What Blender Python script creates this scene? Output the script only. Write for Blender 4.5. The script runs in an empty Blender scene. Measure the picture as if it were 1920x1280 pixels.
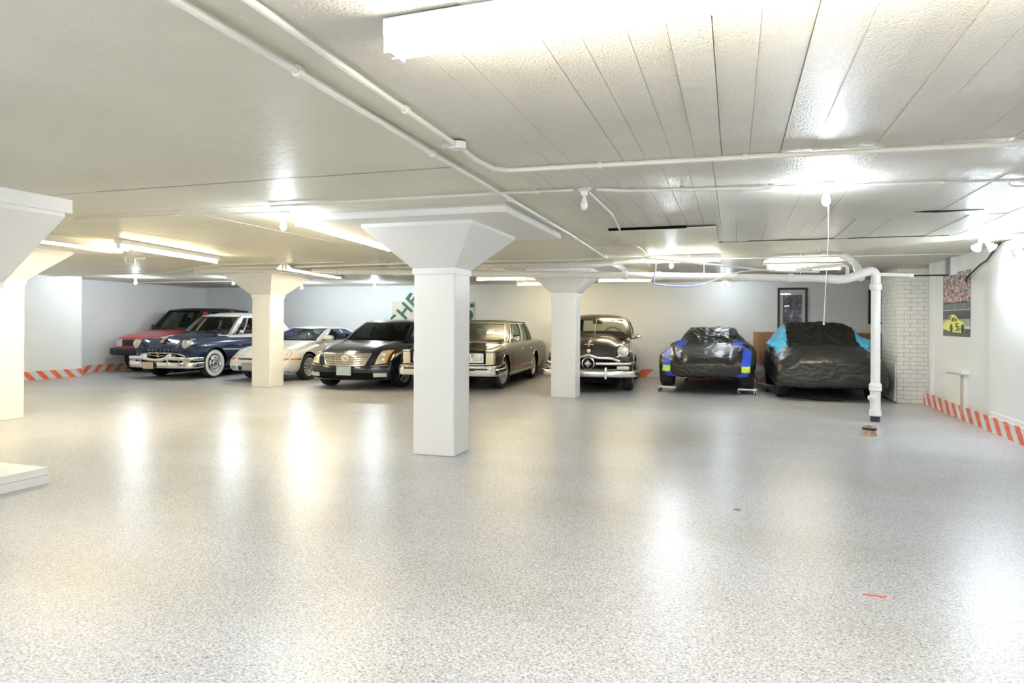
import bpy, bmesh, math, random
import numpy as np
from mathutils import Vector, Matrix, noise
from mathutils.bvhtree import BVHTree

random.seed(7)
R = math.radians
SC = bpy.context.scene
COL = SC.collection

# ------------------------------------------------------------------ camera, world, exposure
cam_d = bpy.data.cameras.new('camera')
cam = bpy.data.objects.new('camera', cam_d)
COL.objects.link(cam)
cam_d.sensor_width = 36.0
cam_d.lens = 24.0
cam_d.shift_y = -35.0 / 1920.0
cam_d.clip_start = 0.05
cam.matrix_world = (Matrix.Translation((0, 0, 1.4)) @ Matrix.Rotation(R(18), 4, 'Z')
                    @ Matrix.Rotation(R(90), 4, 'X') @ Matrix.Rotation(R(0.35), 4, 'Z'))
SC.camera = cam

world = bpy.data.worlds.new('world')
SC.world = world
world.use_nodes = True
world.node_tree.nodes['Background'].inputs[0].default_value = (0.9, 0.95, 1.0, 1)
world.node_tree.nodes['Background'].inputs[1].default_value = 0.3

SC.view_settings.view_transform = 'Standard'
SC.view_settings.look = 'None'
SC.view_settings.gamma = 1.0
SC.view_settings.use_curve_mapping = False
SC.view_settings.exposure = EXPOSURE = 1.3

TUBE_WARM = (1.0, 0.85, 0.56)
TUBE_NEUTRAL = (1.0, 0.93, 0.78)
BULB_COOL = (0.80, 0.90, 1.0)
TUBE_POWER = 30.0
BULB_POWER = 240.0
CEIL = 2.48


# ------------------------------------------------------------------ materials
def new_mat(name):
    m = bpy.data.materials.new(name)
    m.use_nodes = True
    nt = m.node_tree
    return m, nt, nt.nodes['Principled BSDF']


def mat(name, color, rough=0.5, metal=0.0, coat=0.0, spec=0.5, bump=None, var=None, sheen=0.0):
    """bump=(scale, strength, distance); var=(scale, amount, second colour)"""
    m, nt, b = new_mat(name)
    b.inputs['Base Color'].default_value = (*color, 1)
    b.inputs['Roughness'].default_value = rough
    b.inputs['Metallic'].default_value = metal
    b.inputs['Coat Weight'].default_value = coat
    b.inputs['Coat Roughness'].default_value = 0.04
    b.inputs['Specular IOR Level'].default_value = spec
    tc = nt.nodes.new('ShaderNodeTexCoord')
    if var:
        n = nt.nodes.new('ShaderNodeTexNoise')
        n.inputs['Scale'].default_value = var[0]
        n.inputs['Detail'].default_value = 6
        nt.links.new(tc.outputs['Object'], n.inputs['Vector'])
        r = nt.nodes.new('ShaderNodeMapRange')
        r.inputs[1].default_value = 0.5 - 0.5 * (1 - var[1]) * 0.4
        r.inputs[2].default_value = 0.5 + 0.25
        nt.links.new(n.outputs['Fac'], r.inputs[0])
        mx = nt.nodes.new('ShaderNodeMix')
        mx.data_type = 'RGBA'
        mul = nt.nodes.new('ShaderNodeMath')
        mul.operation = 'MULTIPLY'
        mul.inputs[1].default_value = var[1]
        nt.links.new(r.outputs[0], mul.inputs[0])
        nt.links.new(mul.outputs[0], mx.inputs[0])
        mx.inputs[6].default_value = (*color, 1)
        mx.inputs[7].default_value = (*var[2], 1)
        nt.links.new(mx.outputs[2], b.inputs['Base Color'])
    if bump:
        n = nt.nodes.new('ShaderNodeTexNoise')
        n.inputs['Scale'].default_value = bump[0]
        n.inputs['Detail'].default_value = 3
        nt.links.new(tc.outputs['Object'], n.inputs['Vector'])
        bp = nt.nodes.new('ShaderNodeBump')
        bp.inputs['Strength'].default_value = bump[1]
        bp.inputs['Distance'].default_value = bump[2]
        nt.links.new(n.outputs['Fac'], bp.inputs['Height'])
        nt.links.new(bp.outputs['Normal'], b.inputs['Normal'])
    return m


def emit(name, color, strength):
    m, nt, b = new_mat(name)
    b.inputs['Base Color'].default_value = (1, 1, 1, 1)
    b.inputs['Emission Color'].default_value = (*color, 1)
    b.inputs['Emission Strength'].default_value = strength
    return m


def glass(name, tint, rough=0.0, refl=0.45):
    """thin tinted pane: transparent with a Fresnel reflection"""
    m, nt, b = new_mat(name)
    nt.nodes.remove(b)
    out = nt.nodes['Material Output']
    t = nt.nodes.new('ShaderNodeBsdfTransparent')
    t.inputs[0].default_value = (*tint, 1)
    g = nt.nodes.new('ShaderNodeBsdfGlossy')
    g.inputs['Roughness'].default_value = rough
    fr = nt.nodes.new('ShaderNodeFresnel')
    fr.inputs[0].default_value = 1.5
    ml = nt.nodes.new('ShaderNodeMath')
    ml.operation = 'MULTIPLY'
    ml.inputs[1].default_value = refl
    mx = nt.nodes.new('ShaderNodeMixShader')
    nt.links.new(fr.outputs[0], ml.inputs[0])
    nt.links.new(ml.outputs[0], mx.inputs[0])
    nt.links.new(t.outputs[0], mx.inputs[1])
    nt.links.new(g.outputs[0], mx.inputs[2])
    nt.links.new(mx.outputs[0], out.inputs['Surface'])
    return m


def node(nt, kind, **kw):
    n = nt.nodes.new(kind)
    for k, v in kw.items():
        setattr(n, k, v)
    return n


M = {}
M['wall'] = mat('wall_paint', (0.80, 0.81, 0.80), 0.45, bump=(9, 0.25, 0.02), var=(1.3, 0.35, (0.73, 0.74, 0.72)))
M['wall_far'] = mat('far_wall_paint', (0.74, 0.75, 0.74), 0.5, bump=(5, 0.25, 0.02), var=(0.9, 0.4, (0.69, 0.69, 0.66)))
M['column'] = mat('column_paint', (0.84, 0.83, 0.81), 0.42, bump=(14, 0.25, 0.01), var=(3, 0.3, (0.78, 0.76, 0.72)))
M['pipe'] = mat('pipe_paint', (0.80, 0.79, 0.76), 0.4, bump=(25, 0.2, 0.005), var=(6, 0.35, (0.68, 0.66, 0.60)))
M['conduit'] = mat('conduit_paint', (0.78, 0.77, 0.71), 0.45, bump=(30, 0.3, 0.004))
M['brick'] = mat('painted_brick', (0.78, 0.78, 0.74), 0.5, bump=(30, 0.6, 0.01), var=(7, 0.5, (0.66, 0.65, 0.60)))
M['mortar'] = mat('painted_mortar', (0.50, 0.49, 0.45), 0.7, bump=(40, 0.5, 0.01))
M['board'] = mat('white_board', (0.80, 0.80, 0.76), 0.5)
M['steel'] = mat('dark_steel', (0.30, 0.30, 0.31), 0.35, 0.8)
M['galv'] = mat('galvanised_steel', (0.62, 0.62, 0.62), 0.35, 0.85)
M['black'] = mat('black_plastic', (0.012, 0.012, 0.013), 0.45)
M['void'] = mat('shade_black', (0.006, 0.006, 0.006), 0.9, spec=0.1)  # flat black; puts the shade of gaps, recesses and undersides into the colour
M['rubber'] = mat('tyre_rubber', (0.018, 0.018, 0.019), 0.7, bump=(60, 0.3, 0.004))
M['chrome'] = mat('chrome', (0.86, 0.86, 0.86), 0.09, 1.0)
M['chrome_old'] = mat('old_chrome', (0.78, 0.76, 0.72), 0.17, 1.0, bump=(18, 0.1, 0.004))
M['alloy'] = mat('alloy', (0.55, 0.55, 0.56), 0.28, 0.9)
M['whitewall'] = mat('whitewall', (0.78, 0.76, 0.70), 0.6)
M['lens'] = mat('lamp_lens', (0.66, 0.66, 0.63), 0.14, 0.6, coat=1.0, bump=(70, 0.5, 0.01))
M['lens_warm'] = mat('aged_lamp_lens', (0.78, 0.70, 0.52), 0.12, 0.3, coat=1.0, bump=(30, 0.5, 0.02))
M['amber'] = mat('amber_lens', (0.85, 0.25, 0.04), 0.2, coat=1.0)
M['gold'] = mat('gold_emblem', (0.80, 0.58, 0.28), 0.22, 1.0)
M['seat_dark'] = mat('dark_upholstery', (0.02, 0.02, 0.022), 0.7)
M['seat_red'] = mat('maroon_upholstery', (0.22, 0.05, 0.05), 0.7)
M['seat_grey'] = mat('grey_upholstery', (0.15, 0.14, 0.13), 0.7)
M['wood'] = mat('stained_wood', (0.36, 0.14, 0.035), 0.35, coat=0.3, var=(5, 0.6, (0.22, 0.075, 0.02)))
M['wood2'] = mat('stained_wood_light', (0.46, 0.20, 0.05), 0.35, coat=0.3, var=(5, 0.6, (0.30, 0.11, 0.03)))
M['terracotta'] = mat('clay', (0.55, 0.40, 0.30), 0.8, bump=(40, 0.6, 0.01), var=(16, 0.8, (0.12, 0.09, 0.07)))
M['glass_green'] = glass('green_tinted_glass', (0.62, 0.72, 0.64))
M['glass_blue'] = glass('blue_tinted_glass', (0.50, 0.60, 0.66))
M['glass_dark'] = glass('dark_tinted_glass', (0.20, 0.24, 0.22))
M['glass_clear'] = glass('clear_glass', (0.85, 0.88, 0.80))
M['glass_violet'] = glass('violet_tinted_glass', (0.30, 0.28, 0.62))
M['glass_pict'] = glass('picture_glass', (0.93, 0.93, 0.93))


def ceiling_mat(name, color, second, scale, strength, rough=0.45):
    m, nt, b = new_mat(name)
    tc = node(nt, 'ShaderNodeTexCoord')
    b.inputs['Roughness'].default_value = rough
    n1 = node(nt, 'ShaderNodeTexNoise')
    n1.inputs['Scale'].default_value = scale
    n1.inputs['Detail'].default_value = 4
    n2 = node(nt, 'ShaderNodeTexNoise')
    n2.inputs['Scale'].default_value = 0.9
    n2.inputs['Detail'].default_value = 5
    mx = node(nt, 'ShaderNodeMix', data_type='RGBA')
    mx.inputs[6].default_value = (*color, 1)
    mx.inputs[7].default_value = (*second, 1)
    geo = node(nt, 'ShaderNodeNewGeometry')
    nt.links.new(geo.outputs['Position'], n1.inputs['Vector'])
    nt.links.new(geo.outputs['Position'], n2.inputs['Vector'])
    r = node(nt, 'ShaderNodeMapRange')
    r.inputs[1].default_value = 0.42
    r.inputs[2].default_value = 0.68
    nt.links.new(n2.outputs['Fac'], r.inputs[0])
    nt.links.new(r.outputs[0], mx.inputs[0])
    nt.links.new(mx.outputs[2], b.inputs['Base Color'])
    bp = node(nt, 'ShaderNodeBump')
    bp.inputs['Strength'].default_value = strength
    bp.inputs['Distance'].default_value = 0.02
    nt.links.new(n1.outputs['Fac'], bp.inputs['Height'])
    nt.links.new(bp.outputs['Normal'], b.inputs['Normal'])
    return m


M['ceil_rough'] = ceiling_mat('stippled_ceiling_paint', (0.78, 0.755, 0.68), (0.70, 0.67, 0.59), 85, 0.8, 0.38)
M['ceil_smooth'] = ceiling_mat('smooth_ceiling_paint', (0.76, 0.73, 0.61), (0.70, 0.67, 0.55), 12, 0.25, 0.5)


def floor_mat():
    m, nt, b = new_mat('speckled_epoxy')
    geo = node(nt, 'ShaderNodeNewGeometry')
    v = node(nt, 'ShaderNodeTexNoise')
    v.inputs['Scale'].default_value = 85
    v.inputs['Detail'].default_value = 3
    v.inputs['Roughness'].default_value = 0.7
    mpf = node(nt, 'ShaderNodeMapping')
    mpf.inputs['Location'].default_value = (3.13, 7.71, 0.37)
    mpf.inputs['Rotation'].default_value = (0.31, 0.17, 0.4)
    nt.links.new(geo.outputs['Position'], mpf.inputs[0])
    nt.links.new(mpf.outputs[0], v.inputs['Vector'])
    cr = node(nt, 'ShaderNodeValToRGB')
    e = cr.color_ramp.elements
    e[0].position = 0.33
    e[0].color = (0.15, 0.155, 0.18, 1)
    e[1].position = 0.70
    e[1].color = (0.82, 0.83, 0.87, 1)
    k = cr.color_ramp.elements.new(0.45)
    k.color = (0.42, 0.43, 0.465, 1)
    k = cr.color_ramp.elements.new(0.56)
    k.color = (0.57, 0.58, 0.62, 1)
    nt.links.new(v.outputs['Fac'], cr.inputs[0])
    # broad wear
    w = node(nt, 'ShaderNodeTexNoise')
    w.inputs['Scale'].default_value = 0.9
    w.inputs['Detail'].default_value = 5
    mpw = node(nt, 'ShaderNodeMapping')
    mpw.inputs['Scale'].default_value = (0.55, 1.1, 1)
    mpw.inputs['Location'].default_value = (1.7, 2.3, 0.41)
    nt.links.new(geo.outputs['Position'], mpw.inputs[0])
    nt.links.new(mpw.outputs[0], w.inputs['Vector'])
    r = node(nt, 'ShaderNodeMapRange')
    r.inputs[1].default_value = 0.35
    r.inputs[2].default_value = 0.7
    r.inputs[3].default_value = 0.0
    r.inputs[4].default_value = 0.9
    nt.links.new(w.outputs['Fac'], r.inputs[0])
    mx = node(nt, 'ShaderNodeMix', data_type='RGBA', blend_type='MULTIPLY')
    nt.links.new(r.outputs[0], mx.inputs[0])
    nt.links.new(cr.outputs[0], mx.inputs[6])
    mx.inputs[7].default_value = (0.80, 0.79, 0.71, 1)
    nt.links.new(mx.outputs[2], b.inputs['Base Color'])
    b.inputs['Roughness'].default_value = 0.31
    b.inputs['Specular IOR Level'].default_value = 0.4
    bp = node(nt, 'ShaderNodeBump')
    bp.inputs['Strength'].default_value = 0.15
    bp.inputs['Distance'].default_value = 0.003
    nt.links.new(v.outputs['Fac'], bp.inputs['Height'])
    nt.links.new(bp.outputs['Normal'], b.inputs['Normal'])
    return m


M['floor'] = floor_mat()


def hazard_mat(name, axis, slope, orange=(0.80, 0.16, 0.06), period=0.34, duty=0.46, fade=0.2):
    m, nt, b = new_mat(name)
    geo = node(nt, 'ShaderNodeNewGeometry')
    sp = node(nt, 'ShaderNodeSeparateXYZ')
    nt.links.new(geo.outputs['Position'], sp.inputs[0])
    a = node(nt, 'ShaderNodeMath', operation='MULTIPLY_ADD')
    nt.links.new(sp.outputs['Z'], a.inputs[0])
    a.inputs[1].default_value = slope
    nt.links.new(sp.outputs[axis], a.inputs[2])
    d = node(nt, 'ShaderNodeMath', operation='MULTIPLY')
    nt.links.new(a.outputs[0], d.inputs[0])
    d.inputs[1].default_value = 1 / period
    f = node(nt, 'ShaderNodeMath', operation='FRACT')
    nt.links.new(d.outputs[0], f.inputs[0])
    l = node(nt, 'ShaderNodeMath', operation='LESS_THAN')
    nt.links.new(f.outputs[0], l.inputs[0])
    l.inputs[1].default_value = duty
    mx = node(nt, 'ShaderNodeMix', data_type='RGBA')
    nt.links.new(l.outputs[0], mx.inputs[0])
    mx.inputs[6].default_value = (0.66, 0.66, 0.65, 1)
    mx.inputs[7].default_value = (*orange, 1)
    n = node(nt, 'ShaderNodeTexNoise')
    n.inputs['Scale'].default_value = 14
    n.inputs['Detail'].default_value = 5
    nt.links.new(geo.outputs['Position'], n.inputs['Vector'])
    r = node(nt, 'ShaderNodeMapRange')
    r.inputs[1].default_value = 0.55
    r.inputs[2].default_value = 0.66
    r.inputs[4].default_value = fade
    nt.links.new(n.outputs['Fac'], r.inputs[0])
    m2 = node(nt, 'ShaderNodeMix', data_type='RGBA')
    nt.links.new(r.outputs[0], m2.inputs[0])
    nt.links.new(mx.outputs[2], m2.inputs[6])
    m2.inputs[7].default_value = (0.80, 0.78, 0.74, 1)
    nt.links.new(m2.outputs[2], b.inputs['Base Color'])
    b.inputs['Roughness'].default_value = 0.45
    return m


# ------------------------------------------------------------------ mesh helpers
class MB:
    def __init__(s):
        s.v, s.f, s.m = [], [], []

    def add(s, vs, fs, mi=0):
        o = len(s.v)
        s.v.extend([tuple(v) for v in vs])
        s.f.extend([tuple(i + o for i in f) for f in fs])
        s.m.extend([mi] * len(fs))
        return s

    def box(s, x0, x1, y0, y1, z0, z1, mi=0):
        vs = [(x, y, z) for z in (z0, z1) for y in (y0, y1) for x in (x0, x1)]
        return s.add(vs, [(0, 2, 3, 1), (4, 5, 7, 6), (0, 1, 5, 4), (2, 6, 7, 3), (0, 4, 6, 2), (1, 3, 7, 5)], mi)

    def hexa(s, p, mi=0):
        """p: 8 corners, bottom four then top four, both anticlockwise seen from above"""
        return s.add(p, [(0, 3, 2, 1), (4, 5, 6, 7), (0, 1, 5, 4), (1, 2, 6, 5), (2, 3, 7, 6), (3, 0, 4, 7)], mi)

    def tube(s, pts, r, n=10, cap=True, mi=0):
        pts = [Vector(p) for p in pts]
        rs = r if isinstance(r, (list, tuple)) else [r] * len(pts)
        vs, fs = [], []
        up = None
        for i, p in enumerate(pts):
            a = pts[max(0, i - 1)]
            b = pts[min(len(pts) - 1, i + 1)]
            t = (b - a)
            if t.length < 1e-9:
                t = Vector((0, 0, 1))
            t.normalize()
            if up is None:
                up = Vector((0, 0, 1)) if abs(t.z) < 0.9 else Vector((1, 0, 0))
            u = t.cross(up)
            if u.length < 1e-6:
                u = t.cross(Vector((0, 1, 0)))
            u.normalize()
            w = u.cross(t).normalized()
            up = w
            for k in range(n):
                g = 2 * math.pi * k / n
                vs.append(p + (u * math.cos(g) + w * math.sin(g)) * rs[i])
        for i in range(len(pts) - 1):
            for k in range(n):
                k2 = (k + 1) % n
                fs.append((i * n + k, i * n + k2, (i + 1) * n + k2, (i + 1) * n + k))
        if cap:
            fs.append(tuple(range(n))[::-1])
            fs.append(tuple((len(pts) - 1) * n + k for k in range(n)))
        return s.add(vs, fs, mi)

    def lathe(s, c, axis, prof, n=24, mi=0, close=True):
        """prof: list of (radius, height along axis)"""
        c = Vector(c)
        ax = Vector(axis).normalized()
        u = ax.cross(Vector((0, 0, 1)))
        if u.length < 1e-3:
            u = ax.cross(Vector((1, 0, 0)))
        u.normalize()
        w = ax.cross(u)
        vs, fs = [], []
        for (r, h) in prof:
            for k in range(n):
                g = 2 * math.pi * k / n
                vs.append(c + ax * h + (u * math.cos(g) + w * math.sin(g)) * r)
        for i in range(len(prof) - 1):
            for k in range(n):
                k2 = (k + 1) % n
                fs.append((i * n + k, i * n + k2, (i + 1) * n + k2, (i + 1) * n + k))
        if close:
            fs.append(tuple(range(n))[::-1])
            fs.append(tuple((len(prof) - 1) * n + k for k in range(n)))
        return s.add(vs, fs, mi)

    def prism(s, pts, axis, lo, hi, mi=0):
        """pts: 2D outline; axis 0/1/2 the extrusion axis"""
        n = len(pts)

        def mk(p, h):
            q = [0, 0, 0]
            o = [i for i in range(3) if i != axis]
            q[o[0]], q[o[1]], q[axis] = p[0], p[1], h
            return tuple(q)
        vs = [mk(p, lo) for p in pts] + [mk(p, hi) for p in pts]
        fs = [tuple(range(n)), tuple(range(n, 2 * n))[::-1]]
        for i in range(n):
            j = (i + 1) % n
            fs.append((i, i + n, j + n, j))
        return s.add(vs, fs, mi)

    def rbox(s, c, h, r, n=3, mi=0, fn=None):
        """rounded box, centre c, half sizes h"""
        vs, fs = rounded_box(h, r, (n, n, n))
        c = Vector(c)
        if fn:
            vs = [fn(Vector(v)) for v in vs]
        return s.add([Vector(v) + c for v in vs], fs, mi)

    def build(s, name, mats, parent=None, smooth=False, angle=35):
        me = bpy.data.meshes.new(name)
        me.from_pydata(s.v, [], s.f)
        if not isinstance(mats, (list, tuple)):
            mats = [mats]
        for m in mats:
            me.materials.append(m)
        bm = bmesh.new()
        bm.from_mesh(me)
        for f, mi in zip(bm.faces, s.m):
            f.material_index = mi
        bmesh.ops.recalc_face_normals(bm, faces=bm.faces)
        bm.to_mesh(me)
        bm.free()
        if smooth:
            me.shade_smooth()
            me.set_sharp_from_angle(angle=R(angle))
        o = bpy.data.objects.new(name, me)
        COL.objects.link(o)
        if parent:
            o.parent = parent
        return o


def cube_grid(n, warp=1.0):
    """surface grid of the cube [-1,1]^3 with n=(nx,ny,nz) cells; welded"""
    def ln(k):
        a = np.linspace(-1, 1, k + 1)
        return np.sign(a) * (1 - (1 - np.abs(a)) ** warp)
    g = [ln(k) for k in n]
    idx, vs, fs = {}, [], []

    def vid(p):
        key = (round(p[0], 5), round(p[1], 5), round(p[2], 5))
        if key not in idx:
            idx[key] = len(vs)
            vs.append(p)
        return idx[key]
    for ax in range(3):
        o = [i for i in range(3) if i != ax]
        for sgn in (-1, 1):
            for i in range(n[o[0]]):
                for j in range(n[o[1]]):
                    q = []
                    for (a, b) in ((i, j), (i + 1, j), (i + 1, j + 1), (i, j + 1)):
                        p = [0, 0, 0]
                        p[ax] = sgn
                        p[o[0]] = g[o[0]][a]
                        p[o[1]] = g[o[1]][b]
                        q.append(vid(tuple(p)))
                    if (sgn > 0) == (ax == 1):
                        q = q[::-1]
                    fs.append(tuple(q))
    return np.array(vs, dtype=float), fs


def rounded_box(h, r, n, warp=1.0):
    P, fs = cube_grid(n, warp)
    h = np.array(h, dtype=float)
    P = P * h
    q = np.clip(P, -(h - r), h - r)
    d = P - q
    l = np.linalg.norm(d, axis=1)
    l[l == 0] = 1
    P = q + d / l[:, None] * r
    return P, fs


def tag(o, label=None, cat=None, group=None, kind=None):
    if label:
        o['label'] = label
    if cat:
        o['category'] = cat
    if group:
        o['group'] = group
    if kind:
        o['kind'] = kind
    return o


def empty(name, loc, rz=0.0, label=None, cat=None, group=None, kind=None):
    o = bpy.data.objects.new(name, None)
    o.location = loc
    o.rotation_euler = (0, 0, rz)
    o.empty_display_size = 0.2
    COL.objects.link(o)
    return tag(o, label, cat, group, kind)


def bez(p, n=24):
    """Catmull-Rom through 3D points"""
    p = [Vector(q) for q in p]
    p = [p[0] * 2 - p[1]] + p + [p[-1] * 2 - p[-2]]
    out = []
    seg = len(p) - 3
    for i in range(seg):
        for k in range(max(2, n // seg)):
            t = k / max(2, n // seg)
            a, b, c, d = p[i:i + 4]
            out.append(0.5 * ((2 * b) + (c - a) * t + (2 * a - 5 * b + 4 * c - d) * t * t + (3 * b - a - 3 * c + d) * t ** 3))
    out.append(p[-2])
    return out


def text_mesh(txt, size, depth, name='letter'):
    """one mesh per glyph; returns list of (vertices, faces) in the xy plane"""
    out = []
    x = 0
    for ch in txt:
        cu = bpy.data.curves.new('glyph', 'FONT')
        cu.body = ch
        cu.size = size
        cu.extrude = depth
        cu.offset = size * 0.02
        ob = bpy.data.objects.new('glyph', cu)
        COL.objects.link(ob)
        dg = bpy.context.evaluated_depsgraph_get()
        me = bpy.data.meshes.new_from_object(ob.evaluated_get(dg))
        vs = [Vector(v.co) for v in me.vertices]
        fs = [tuple(p.vertices) for p in me.polygons]
        w = max([v.x for v in vs] + [0]) - min([v.x for v in vs] + [0])
        out.append(([v + Vector((x, 0, 0)) for v in vs], fs))
        x += w + size * 0.12
        bpy.data.objects.remove(ob)
        bpy.data.meshes.remove(me)
        bpy.data.curves.remove(cu)
    return out

# ------------------------------------------------------------------ room shell
XL, XR, YF, YB = -16.4, 3.3, 18.2, -7.0
tag(MB().box(XL - 1, XR + 0.9, YB - 0.3, YF + 0.3, -0.12, 0.0).build('floor', M['floor']),
    'glossy grey speckled epoxy garage floor', 'floor', kind='structure')
fw = tag(MB().box(XL - 0.3, XR + 0.7, YF, YF + 0.2, 0.0, CEIL + 0.1).build('wall_far', M['wall_far']),
         'long off-white painted wall behind the parked cars', 'wall', kind='structure')
lw = tag(MB().box(XL - 0.25, XL, 12.9, YF, 0, CEIL + 0.1).box(XL - 0.25, -15.5, YB, 12.9, 0, CEIL + 0.1).build('wall_left', M['wall']),
         'white painted side wall with a step beside the red off-roader', 'wall', kind='structure')
rw = tag(MB().box(XR, XR + 0.2, YB, 15.2, 0, CEIL + 0.1).box(XR + 0.5, XR + 0.7, 15.2, YF, 0, CEIL + 0.1).box(XR + 0.2, XR + 0.7, 15.0, 15.2, 0, CEIL + 0.1).build('wall_right', M['wall']),
         'white painted side wall carrying the race poster', 'wall', kind='structure')
MB().box(XR - 0.045, XR, 3.0, 10.62, 0.24, CEIL - 0.02).build('wall_panel', M['wall'], rw)
MB().box(XR - 0.055, XR, 3.0, 10.60, 0.2, 0.26).build('ledge', M['wall'], rw)
tag(MB().box(XL - 0.3, XR + 0.3, YB - 0.2, YB, 0, CEIL + 0.1).build('wall_back', M['wall']),
    'white painted wall closing the garage at the near end', 'wall', kind='structure')

# hazard-striped baseboards
hz_l = hazard_mat('hazard_tape_forward', 'Y', -1.0)
hz_f = hazard_mat('hazard_tape_far', 'X', -1.0, period=0.62)
hz_r = hazard_mat('hazard_tape_worn', 'Y', -0.9, (0.72, 0.13, 0.06), 0.36, 0.5, 0.35)
tag(MB().box(-15.5, -15.47, 3, 12.93, 0, 0.2).build('baseboard_left', hazard_mat('hazard_tape_left', 'Y', 1.0)),
    'orange and silver hazard striped kick board on the stepped wall part', 'baseboard', kind='structure')
tag(MB().box(XL, XL + 0.03, 12.93, YF, 0, 0.2).build('baseboard_left', hz_l),
    'orange and white hazard striped kick board by the red off-roader', 'baseboard', kind='structure')
tag(MB().box(XL + 0.03, XR + 0.5, YF - 0.03, YF, 0, 0.2).build('baseboard_far', hz_f),
    'orange and white hazard striped kick board behind the parked cars', 'baseboard', kind='structure')
bb = MB().box(XR - 0.075, XR - 0.045, 3.0, 13.85, 0, 0.2)
tag(bb.build('baseboard_right', hz_r), 'worn red and silver hazard striped kick board under the race poster', 'baseboard', kind='structure')

# ceiling: smooth slab strips on one side, board-marked plaster on the other
ceil = empty('ceiling', (0, 0, CEIL), 0, 'low white painted ceiling with board marks and dark joints', 'ceiling', kind='structure')


def cbox(x0, x1, y0, y1, z0, m, name):
    return MB().box(x0, x1, y0, y1, z0 - CEIL, 0.12).build(name, m, ceil)


MB().box(XL - 0.3, XR + 0.8, YB - 0.2, YF + 0.2, 0.1, 0.2).build('slab', M['void'], ceil)
G = 0.006
cbox(XL - 0.3, -1.80, YB, 4.38, CEIL, M['ceil_smooth'], 'ceiling_panel')
cbox(-1.80 + G, -1.52, YB, 9.4, CEIL + 0.012, M['ceil_smooth'], 'ceiling_panel')
cbox(XL - 0.3, -1.80, 4.38 + G * 2.5, 5.33, CEIL, M['ceil_smooth'], 'ceiling_panel')
rb = random.Random(3)


def boards(x0, x1, y0, y1, w0, w1, m, dz=0.003, gap=0.004):
    x = x0
    while x < x1 - 0.02:
        w = min(rb.uniform(w0, w1), x1 - x)
        if x1 - (x + w) < 0.06:
            w = x1 - x
        z = rb.uniform(-dz, dz)
        MB().box(x + gap * rb.uniform(0.1, 0.6), x + w, y0, y1, z, 0.12).build('board', m, ceil)
        x += w


for (y0, y1) in ((YB, 4.6), (4.606, 7.7), (7.706, 9.37)):
    boards(-1.52, XR, y0, y1, 0.14, 0.20, M['ceil_rough'], 0.004, 0.006)
boards(-1.52, XR, 9.415, 11.59, 0.5, 0.9, M['ceil_smooth'], 0.002, 0.003)
MB().box(-1.22, 2.45, 9.375, 9.412, -0.003, 0.05).build('dark_ceiling_strip', M['void'], ceil)  # solid black strip; the gap's shade is put into its colour
MB().box(-1.36, -0.5, 7.70, 7.718, -0.030, 0.01).build('dark_ceiling_strip', M['void'], ceil)  # black strip painting the shadow gap along the patch board's front edge
MB().prism([(1.62, 7.35), (1.9, 7.33), (2.2, 7.36), (2.0, 7.40), (1.85, 7.43), (1.7, 7.39)], 2, -0.006, 0.01).build('dark_ceiling_strip', M['void'], ceil)  # dark scar in the ceiling boards
MB().box(-5.1, -1.85, 4.372, 4.392, -0.002, 0.05).build('dark_ceiling_strip', M['steel'], ceil)  # solid dark strip laid over the seam to draw its line
boards(-1.52, XR + 0.5, 11.61, YF, 0.2, 0.3, M['ceil_rough'])
cbox(-1.8 + G, -1.52, 9.4, YF, CEIL, M['ceil_smooth'], 'ceiling_panel')
for (y0, y1) in ((5.346, 9.0), (9.0, 13.0), (13.005, YF)):
    boards(XL - 0.3, -1.80, y0, y1, 0.45, 0.7, M['ceil_smooth'], 0.0015, 0.003)
tag(MB().box(-1.33, -0.19, 7.72, 9.33, CEIL - 0.034, CEIL - 0.018).build('trim_1', M['ceil_smooth']),
    'flat rectangular patch board fixed to the ceiling', 'ceiling patch', kind='structure')


# ------------------------------------------------------------------ columns
def column(x, y, hw, hd, neck, cw, cd, top, dp, label, cat='column'):
    r = empty('column', (x, y, 0), 0, label, cat, 'concrete columns', 'structure')
    c = 0.012
    oct_ = [(-hw, -hd + c), (-hw + c, -hd), (hw - c, -hd), (hw, -hd + c), (hw, hd - c), (hw - c, hd), (-hw + c, hd), (-hw, hd - c)]
    MB().prism(oct_, 2, 0.004, neck).build('shaft', M['column'], r)
    b = MB()
    e = 0.012
    hw2, hd2 = hw + e, hd + e
    lo = [(-hw2, -hd2, neck - 0.06), (hw2, -hd2, neck - 0.06), (hw2, hd2, neck - 0.06), (-hw2, hd2, neck - 0.06)]
    mid = [(p[0], p[1], neck) for p in lo]
    hi = [(-cw, -cd, top - 0.035), (cw, -cd, top - 0.035), (cw, cd, top - 0.035), (-cw, cd, top - 0.035)]
    hi2 = [(p[0], p[1], top) for p in hi]
    rings = [lo, mid, hi, hi2]
    vs = [p for q in rings for p in q]
    fs = [(3, 2, 1, 0), (12, 13, 14, 15)]
    for k in range(3):
        for i in range(4):
            j = (i + 1) % 4
            fs.append((k * 4 + i, k * 4 + j, k * 4 + 4 + j, k * 4 + 4 + i))
    b.add(vs, fs).build('capital', M['column'], r)
    if dp:
        MB().box(-dp[0], dp[0], -dp[1], dp[1], top, CEIL + 0.03).build('drop_panel', M['column'], r)
    return r


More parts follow.
